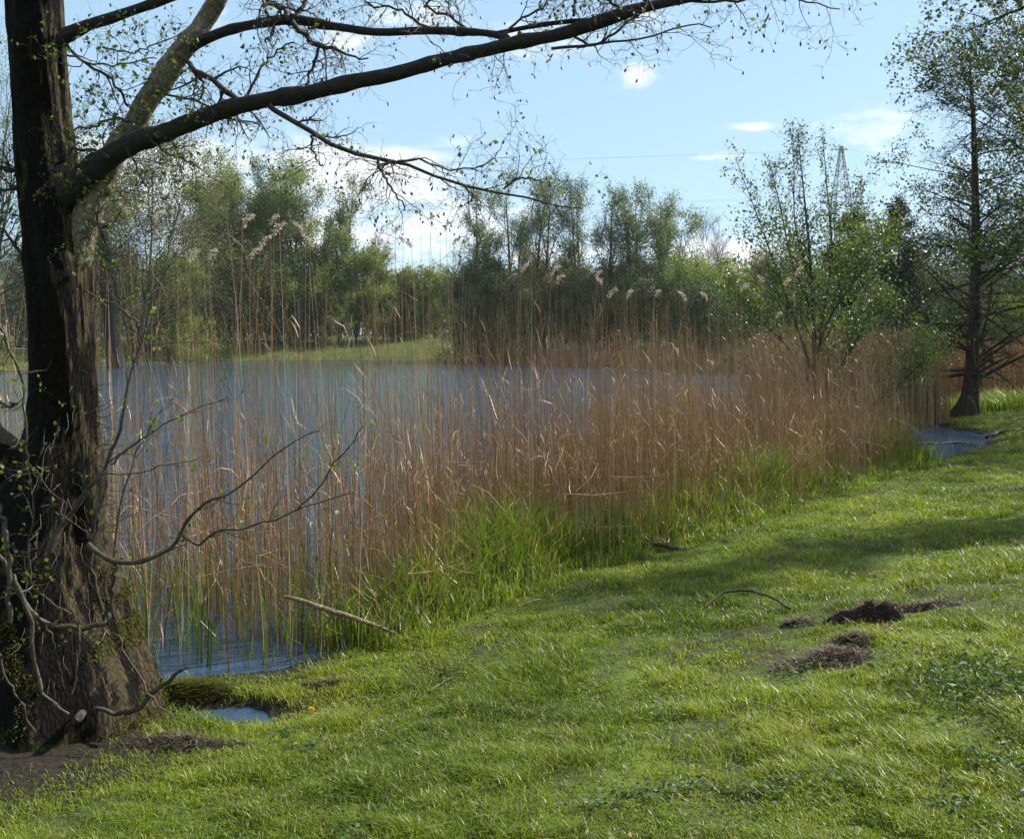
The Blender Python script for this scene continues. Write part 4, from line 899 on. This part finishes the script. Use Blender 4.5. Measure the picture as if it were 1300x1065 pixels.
def lone_conifer():
    rng = np.random.default_rng(61); g = np.array([(1226 - 650) / F * 26.2, 26.2, 0.]); g[2] = float(height(g[:1], g[1:2])[0]); x, y, z = g
    t = thing('bare_conifer', tuple(g), 'lone conifer with flared dark trunk and bare horizontal branches beside the inlet', 'tree')
    pts = [(1222, 545), (1226, 530), (1231, 505), (1234, 470), (1237, 400), (1239, 330), (1238, 240), (1236, 160), (1232, 95), (1229, 70)]; w = [50, 40, 23, 18, 15, 12, 9, 6, 3, 1]
    P, R = resample([U(a, b, y) for a, b in pts], [v / F * y / 2 for v in w], 80); sides = 24; V, q = tubes(P[None], R[None], sides)
    C = np.repeat(P, sides, axis=0); off = V - C; th = np.arctan2(off[:, 1], off[:, 0]); low = np.clip(1 - (V[:, 2] - z) / 1.0, 0, 1)
    V = C + off * (1 + low * .16 * np.sin(th * 6 + 1))[:, None]; Acc().add(V, q).build('trunk', M['cypressbark'], t, smooth=True)
    b1, r1 = grow(rng, P[None], R[None], 104, .27, .97, lambda q: 3.0 * (1.0 - .80 * q) + .25, 1.42, .0, 9, .06, .28, lenvar=.4, endr=.15)
    k = b1[:, :, 2].min(axis=1) > z + .75; b1, r1 = b1[k], r1[k]
    b2, r2 = grow(rng, b1, r1, 9, .15, 1, lambda q: .85 * (1.1 - .8 * q), .8, -.02, 6, .1, .6, flat=.7)
    b3, r3 = grow(rng, b2, r2, 4, .2, 1, .28, .7, -.02, 4, .12, .6, flat=.5)
    A = Acc(); V, q = tubes(b1, np.maximum(r1, .006), 5); A.add(V, q); V, q = tubes(b2, np.maximum(r2, .0035), 3); A.add(V, q); V, q = tubes(b3, np.maximum(r3, .0026), 3); A.add(V, q); A.build('branches', M['cypressbark'], t)
    pk = rng.random(len(b3)) < .5; V, q, a = leaf_quads(rng, b3[pk], 5, .05, .03, asp=.5); Acc().add(V, q, attr=a).build('crown', M['cypressleaf'], t)
lone_conifer()
def young_tree():
    rng = np.random.default_rng(71); D = 17.5; gz = .05
    x = (1036 - 650) / F * D; t = thing('young_tree', (x, D, gz), 'bushy young tree with small shiny leaves and thin upright tips amid the reeds', 'tree')
    def st(pts): return resample([U(a, b, D + dd) for a, b, w, dd in pts], [w * .62 / F * D / 2 for a, b, w, dd in pts], 20)
    Sx = [st([(1037, 600, 12, 0), (1036, 520, 11, 0), (1034, 440, 9, 0), (1030, 350, 7, .1), (1022, 260, 4, .1), (1013, 170, 1, 0)]), st([(1034, 470, 8, 0), (1045, 400, 6, .3), (1056, 320, 4, .4), (1050, 240, 2.5, .4), (1045, 180, 1, .4)]),
          st([(1034, 480, 7, 0), (1010, 410, 5, -.3), (985, 340, 3.5, -.4), (960, 270, 2, -.4), (935, 205, 1, -.4)]), st([(1036, 500, 8, 0), (1000, 440, 5, .6), (960, 400, 3, .8), (925, 360, 1, .9)]),
          st([(1036, 555, 8, 0), (1060, 480, 6, .2), (1095, 420, 4, .5), (1125, 385, 1.5, .7)]), st([(1045, 560, 7, 0), (1100, 520, 6, -.2), (1150, 480, 4, -.3), (1190, 440, 2, -.4)]),
          st([(1036, 430, 6, 0), (1070, 350, 4, .4), (1085, 290, 3, .5), (1098, 230, 1, .5)]), st([(1032, 400, 6, 0), (1005, 330, 4, .5), (990, 260, 2.5, .5), (978, 215, 1, .5)]), st([(1036, 450, 6, 0), (1055, 400, 4, -.6), (1090, 350, 3, -.8), (1120, 300, 1, -.9)]), st([(1030, 360, 5, 0), (1010, 290, 3, .1), (1008, 220, 1.5, .1), (1005, 175, .8, .1)])]
    P = np.array([a for a, b in Sx]); R = np.array([b for a, b in Sx]); V, q = tubes(P, R, 8); Acc().add(V, q).build('trunk', M['twig'], t, smooth=True)
    b1, r1 = grow(rng, P, R, 17, .22, 1, lambda q: 1.05 * (1.15 - q), .62, .12, 8, .10, .45, rmin=.004)
    b2, r2 = grow(rng, b1, r1, 6, .15, 1, .32, .75, .05, 5, .14, .55, rmin=.0025)
    A = Acc(); V, q = tubes(b1, r1, 4); A.add(V, q); V, q = tubes(b2, r2, 3); A.add(V, q); A.build('branches', M['twig'], t)
    lowz = b2[:, 0, 2] < 4.3; V, q, a = leaf_quads(rng, b2[~lowz], 5, .046, .035, asp=.7); A0_ = (V, q, a); V, q, a = leaf_quads(rng, b2[lowz], 26, .050, .14, asp=.7); A = Acc().add(V, q, attr=a); A.add(A0_[0], A0_[1], attr=A0_[2]); V, q, a = leaf_quads(rng, P[:, 8:], 50, .05, .05, asp=.7); A.add(V, q, attr=a); A.build('crown', M['glossy'], t)
young_tree()
def side_tree():
    """leafy tree just outside the right edge whose branches hang into the picture"""
    rng = np.random.default_rng(83); bx, by = 16.4, 23.5; gz = float(height(np.array([bx]), np.array([by]))[0])
    t = thing('broadleaf_tree', (bx, by, gz), 'spring tree just outside the right edge with dark leafy boughs hanging in', 'tree'); b = np.array([bx, by, gz])
    P, R = resample([b - (0, 0, .2), b + (-.1, .1, 2.8), b + (.1, 0, 4.8), b + (0, 0, 6.7)], [.36, .28, .18, .05], 20); V, q = tubes(P[None], R[None], 14); Acc().add(V, q).build('trunk', M['barkdark'], t, smooth=True)
    b1, r1 = grow(rng, P[None], R[None], 80, .32, .98, lambda q: 9.3 * (1.08 - .55 * q), 1.15, -.004, 14, .07, .17)
    k = (b1[:, -1, 0] < bx + 2.5); b1, r1 = b1[k], r1[k]
    b2, r2 = grow(rng, b1, r1, 15, .2, 1, lambda q: 2.0 * (1.2 - .7 * q), .7, .01, 8, .1, .6, flat=.4)
    b3, r3 = grow(rng, b2, r2, 5, .2, 1, .60, .7, .02, 5, .12, .6)
    A = Acc()
    for bb, rr, s in ((b1, r1, 6), (b2, r2, 4), (b3, r3, 3)): V, q = tubes(bb, np.maximum(rr, .004), s); A.add(V, q)
    A.build('branches', M['barkdark'], t)
    pk = fbm(b3[:, -1, 0] * .9, b3[:, -1, 2] * .9 + b3[:, -1, 1], 3, 5) > .36; V, q, a = leaf_quads(rng, b3[pk], 24, .090, .11, asp=.6); Acc().add(V, q, attr=a).build('crown', M['sideleaf'], t)
    # slim tree farther along the bank to the right: its shade falls across the lawn
    bx, by = 12.0, 13.1; gz = float(height(np.array([bx]), np.array([by]))[0]); b = np.array([bx, by, gz])
    t = thing('columnar_tree', tuple(b), 'slim upright tree outside the right edge whose shadow crosses the lawn', 'tree')
    P, R = resample([b - (0, 0, .2), b + (0, 0, 4), b + (.1, 0, 9.2)], [.16, .12, .03], 16); V, q = tubes(P[None], R[None], 12); Acc().add(V, q).build('trunk', M['barkdark'], t, smooth=True)
    b1, r1 = grow(rng, P[None], R[None], 70, .2, .98, .95, .9, .10, 7, .08, .2); b2, r2 = grow(rng, b1, r1, 6, .2, 1, .4, .7, .05, 5, .1, .6)
    bo = [resample([(12, 13.1, 5.6), (9.2, 13.1, 6.6), (7.2, 12.9, 6.6), (5.9, 12.8, 6.15)], [.05, .035, .02, .008], 14), resample([(12, 13.1, 5.2), (9.4, 12.6, 6.0), (7.4, 12.4, 6.0), (6.5, 12.3, 5.55)], [.05, .03, .018, .007], 14)]
    bP = np.array([v[0] for v in bo]); bR = np.array([v[1] for v in bo])
    c1, cr1 = grow(rng, bP, bR, 16, .35, 1, .75, .7, .0, 8, .1, .5); c2, cr2 = grow(rng, c1, cr1, 7, .15, 1, .26, .7, .02, 5, .12, .6)
    A = Acc(); V, q = tubes(b1, r1, 4); A.add(V, q)
    for u_, v_ in ((bP, bR), (c1, cr1), (c2, cr2)): V, q = tubes(u_, np.maximum(v_, .002), 4); A.add(V, q)
    A.build('branches', M['barkdark'], t)
    V, q, a = leaf_quads(rng, b2, 45, .07, .10, asp=.7); A = Acc().add(V, q, attr=a); V, q, a = leaf_quads(rng, c2, 9, .06, .035, asp=.7); A.add(V, q, attr=a); A.build('crown', M['sideleaf'], t)
side_tree()

# ------------------------------------------------------------------ pylon and wires
def pylon():
    D = 230.; x = (1068 - 650) / F * D; gz = float(height(np.array([x]), np.array([D]))[0]); top = ZC + (HZ - 186) / F * D
    t = thing('electricity_pylon', (x, D, gz), 'grey lattice electricity pylon on the skyline behind the young tree', 'pylon')
    def wid(z): return np.interp(z, [gz, ZC + (HZ - 285) / F * D, ZC + (HZ - 248) / F * D, top], [4.4, 2.0, 1.65, .25])
    segs = []
    lv = np.r_[np.linspace(gz, ZC + (HZ - 248) / F * D, 9), np.linspace(ZC + (HZ - 248) / F * D, top, 6)[1:]]
    cr = [(-1, -1), (1, -1), (1, 1), (-1, 1)]
    for k in range(len(lv) - 1):
        a, c = wid(lv[k]), wid(lv[k + 1])
        for j in range(4):
            p = cr[j]; n = cr[(j + 1) % 4]
            A0 = (x + p[0] * a, D + p[1] * a, lv[k]); A1 = (x + p[0] * c, D + p[1] * c, lv[k + 1]); B0 = (x + n[0] * a, D + n[1] * a, lv[k]); B1 = (x + n[0] * c, D + n[1] * c, lv[k + 1])
            segs += [(A0, A1, .13), (A0, B1, .07), (B0, A1, .07), (A1, B1, .07)]
    def pack(sg): 
        P = np.array([(a, b) for a, b, r in sg], float); R = np.array([(r, r) for a, b, r in sg]); return tubes(P, R, 4)
    V, q = pack(segs); Acc().add(V, q).build('mast', M['metal'], t)
    ends = []
    for py, hw in ((249, 4.6), (258, 5.0), (190, 1.6)):
        z = ZC + (HZ - py) / F * D; w = wid(z); sg = []
        for s in (-1, 1):
            e = (x + s * hw, D, z)
            for yy in (-w, w): sg += [(e, (x + s * w, D + yy, z), .10), (e, (x + s * w, D + yy, z + 1.1), .08)]
            ends.append(e)
        V, q = pack(sg); Acc().add(V, q).build('crossarm', M['metal'], t)
    for i, e in enumerate(ends):
        w = bpy.data.objects  # wires run off to the left and to the right
        t2 = np.linspace(0, 1, 60)
        for sgn, far in ((-1, -420.), (1, 300.)):
            P = np.stack([e[0] + (far - e[0]) * t2, e[1] + 20 * t2 * (1 if sgn > 0 else .2), e[2] + 2 * t2 - 9 * 4 * t2 * (1 - t2) * .6], 1)
            V, q = tubes(P[None], np.full((1, 60), .015), 3)
            side = 'left' if sgn < 0 else 'right'; lvl = ['lower', 'lower', 'lowest', 'lowest', 'top', 'top'][i]
            o = Acc().add(V, q).build('power_line', M['metal']); tag(o, f'thin {lvl} overhead wire running {side} from the pylon', 'cable', 'overhead wires')
pylon()

# ------------------------------------------------------------------ things lying on the bank
def stick(name, pts, mat, label, cat='stick', K=16, sides=8, group=None, twigs=0, lift=.012):
    P = []; R = []
    for px, py, w, dz in pts:
        g = ground_at(px, py); P.append(g + np.array([0, 0, dz + lift])); R.append(w / F * g[1] / 2)
    P, R = resample(P, R, K); P[1:-1] += np.random.default_rng(int(pts[0][0])).normal(0, R.mean() * .5, (K - 2, 3)); V, q = tubes(P[None], R[None], sides)
    A = Acc().add(V, q)
    if twigs:
        b, r = grow(np.random.default_rng(3), P[None], R[None], twigs, .2, .9, .12, .8, 0, 5, .15, .5); V, q = tubes(b, r, 4); A.add(V, q)
    t = thing(name, tuple(P[0]), label, cat, group); A.build('bark', mat, t, smooth=True)
    return t
def wstick(name, pts, D, mat, label, twigs=3):
    P, R = resample([U(a, b, D + dd) for a, b, w, dd in pts], [w / F * D / 2 for a, b, w, dd in pts], 18); V, q = tubes(P[None], R[None], 8); A = Acc().add(V, q)
    b, r = grow(np.random.default_rng(9), P[None], R[None], twigs, .2, .9, .15, .8, .05, 5, .15, .5); V, q = tubes(b, r, 4); A.add(V, q)
    t = thing(name, tuple(P[0]), label, 'branch'); A.build('wood', mat, t, smooth=True)
wstick('fallen_branch', [(362, 757, 4, 0), (385, 763, 6, 0), (410, 772, 7, 0), (440, 781, 7, .05), (480, 795, 5, .1), (500, 803, 3, .1)], 6.45, M['deadwood'], 'pale dead branch lying across the reeds near the water, left of the tall grass')
wstick('fallen_branch', [(800, 694, 4, 0), (830, 690, 6, 0), (860, 696, 6, 0), (905, 699, 3, .1)], 9.6, M['darkwood'], 'dark dead branch at the foot of the reeds in the shade')
stick('stick', [(895, 776, 2, .02), (915, 768, 3, .06), (945, 765, 3, .08), (975, 770, 3, .06), (1003, 778, 3, .01)], M['darkwood'], 'thin dark arched stick leading to the dug up turf')
stick('stick', [(1150, 563, 3, 0), (1180, 564, 3.5, 0), (1215, 563, 3, .01), (1240, 565, 2, 0)], M['deadwood'], 'pale stick floating across the mouth of the inlet')
stick('log', [(1252, 556, 4, 0), (1268, 551, 5, .02), (1280, 549, 4, .02)], M['darkwood'], 'short dark log on the grass right of the lone conifer', 'log', twigs=2)
stick('log', [(1287, 548, 4, 0), (1302, 546, 5, .02), (1318, 545, 4, 0)], M['darkwood'], 'dark log on the grass cut by the right edge', 'log')
stick('stick', [(388, 918, 3, 0), (405, 912, 3, .01), (430, 905, 2, .01)], M['deadwood'], 'pale twig on the mud beside the dandelion', twigs=2)
stick('stick', [(545, 880, 2, 0), (560, 873, 2.5, .01), (575, 866, 2, .01)], M['deadwood'], 'short straw coloured twig in the middle of the lawn')
stick('stick', [(658, 772, 2, 0), (670, 768, 2.5, .01), (686, 765, 2, .01)], M['deadwood'], 'pale twig at the edge of the tall grass above the lawn')
def clump(px, py, rx, ry, hz, label, seed, mat='earth', name='turf_clod', strands=500, sm='deadgrass', cat='clod', grp='dug up clods of turf', rot=0.0):
    rng = np.random.default_rng(seed); g = ground_at(px, py)
    t = thing(name, tuple(g), label, cat, grp)
    nu, nv = 60, 26; u = np.linspace(0, 2 * math.pi, nu, endpoint=False); v = np.linspace(0, 1, nv)
    Uu, Vv = np.meshgrid(u, v); rr = Vv
    ln = 1 + .35 * (fbm(np.cos(Uu) * 1.7 + seed, np.sin(Uu) * 1.7, 3, seed) - .5) * 2
    X = np.cos(Uu) * rx * rr * ln; Y = np.sin(Uu) * ry * rr * ln; X, Y = X * math.cos(rot) - Y * math.sin(rot), X * math.sin(rot) + Y * math.cos(rot)
    X += g[0]; Y += g[1]
    lump = fbm(X * 9, Y * 9, 4, seed + 3)
    Z = height(X.ravel(), Y.ravel()).reshape(X.shape) + hz * np.sqrt(np.clip(1 - rr ** 2, 0, 1)) * (.25 + 1.5 * lump) + (fbm(X * 40, Y * 40, 3, 4) - .5) * .03 - .015
    V = np.stack([X.ravel(), Y.ravel(), Z.ravel()], 1)
    i = np.arange(nv - 1)[:, None] * nu; j = np.arange(nu)[None, :]; j2 = (j + 1) % nu; q = np.stack([i + j, i + j2, i + nu + j2, i + nu + j], -1).reshape(-1, 4)
    Acc().add(V, q).build('soil', M[mat], t, smooth=True)
    k = rng.integers(0, len(V), strands); b = V[k]; n = strands
    V2, q2, t2, a2 = blades(rng, b[:, 0], b[:, 1], b[:, 2] - .005, rng.uniform(.01, .045, n), rng.uniform(.002, .007, n), rng.uniform(.3, 2.2, n), rng.uniform(0, 1.2, n), rng.random(n)); Acc().add(V2, q2, t2, attr=a2).build('dead_grass' if sm == 'deadgrass' else 'moss', M[sm], t)
clump(1045, 838, .32, .17, .035, 'largest patch of torn dark turf in the lawn', 1, strands=1500)
clump(1085, 815, .16, .10, .05, 'brown torn turf joining the large patch to the rolled strip', 2, strands=500)
clump(1012, 795, .13, .08, .045, 'small dark clod of turf at the end of the arched stick', 3, strands=400)
clump(1098, 790, .26, .07, .12, 'rolled strip of turf with dark overhanging edge', 4, strands=700, rot=-.25)
clump(1155, 776, .34, .07, .04, 'long thin scrape of bare brown earth right of the rolled turf', 5, strands=500)
clump(244, 889, .22, .12, .07, 'yellow green mossy hump between the small pool and the lake', 6, mat='earth', name='moss_hump', strands=3500, sm='moss', cat='moss hump', grp=None)
clump(236, 948, .34, .12, .05, 'dark muddy root clump under the foot of the alder', 7, name='mud_bank', strands=400, cat='mud bank', grp=None)
clump(425, 868, .26, .06, .03, 'flat patch of trampled muddy turf near the water edge', 8, name='mud_patch', strands=300, cat='mud patch', grp=None)
def dead_leaf_piles():
    rng = np.random.default_rng(14)
    for px, py, n, sp, lab in ((1122, 803, 26, .05, 'orange dead leaves at the right end of the rolled turf'), (1262, 690, 16, .09, 'scattered orange dead leaves near the right edge of the lawn'), (1110, 735, 14, .08, 'few brown dead leaves above the torn turf'), (1292, 712, 12, .06, 'russet dead leaves cut by the right edge')):
        g = ground_at(px, py); c = g + rng.normal(0, 1, (n, 3)) * (sp * 1.5, sp * 1.2, .010) + (0, 0, .035)
        V, q, a = leaf_at(rng, c, .030, .5, 0, .6, .5); t = thing('dead_leaves', tuple(g), lab, 'leaves', 'dead leaves on the lawn'); Acc().add(V, q, attr=a).build('leaf_litter', M['deadleaf'], t)
dead_leaf_piles()
def dandelion():
    rng = np.random.default_rng(15); g = ground_at(396, 914); t = thing('dandelion', tuple(g), 'single yellow dandelion flower on the muddy grass edge', 'flower')
    top = g + (0, 0, .055); P, R = resample([g, g + (.004, 0, .03), top], [.002, .0018, .0018], 6); V, q = tubes(P[None], R[None], 6); Acc().add(V, q, attr=np.full(len(V), .6)).build('stem', M['grass'], t)
    n = 130; a = rng.uniform(0, 6.28, n); e = rng.uniform(.05, 1.4, n); d = np.stack([np.cos(a) * np.cos(e), np.sin(a) * np.cos(e), np.sin(e) * .7], 1); w = np.cross(d, (0, 0, 1.)); w /= np.linalg.norm(w, axis=1, keepdims=True)
    L = .021; V = np.stack([top + d * .002, top + d * L * .7 + w * .0022, top + d * L, top + d * L * .7 - w * .0022], 1).reshape(-1, 3); Acc().add(V, np.arange(n * 4).reshape(n, 4), attr=np.repeat(rng.random(n), 4)).build('flower_head', M['yellow'], t)
dandelion()

# ------------------------------------------------------------------ thin spring haze over the lake
def build_haze():
    x0, x1, y0, y1, z0, z1 = -330, 330, -12, 330, -9, 60
    V = np.array([(x, y, z) for x in (x0, x1) for y in (y0, y1) for z in (z0, z1)], float)
    Fq = np.array([(0, 1, 3, 2), (4, 6, 7, 5), (0, 4, 5, 1), (2, 3, 7, 6), (0, 2, 6, 4), (1, 5, 7, 3)])
    m, N, L = new_mat('haze_air'); out = N.new('ShaderNodeOutputMaterial'); v = N.new('ShaderNodeVolumePrincipled')
    v.inputs['Color'].default_value = (.86, .93, 1.0, 1); v.inputs['Density'].default_value = .00016; v.inputs['Anisotropy'].default_value = .2
    L.new(v.outputs[0], out.inputs['Volume'])
    o = mesh_obj('haze', V, [Fq], m); tag(o, 'faint haze in the air between the bank and the far trees', kind='stuff')
build_haze()
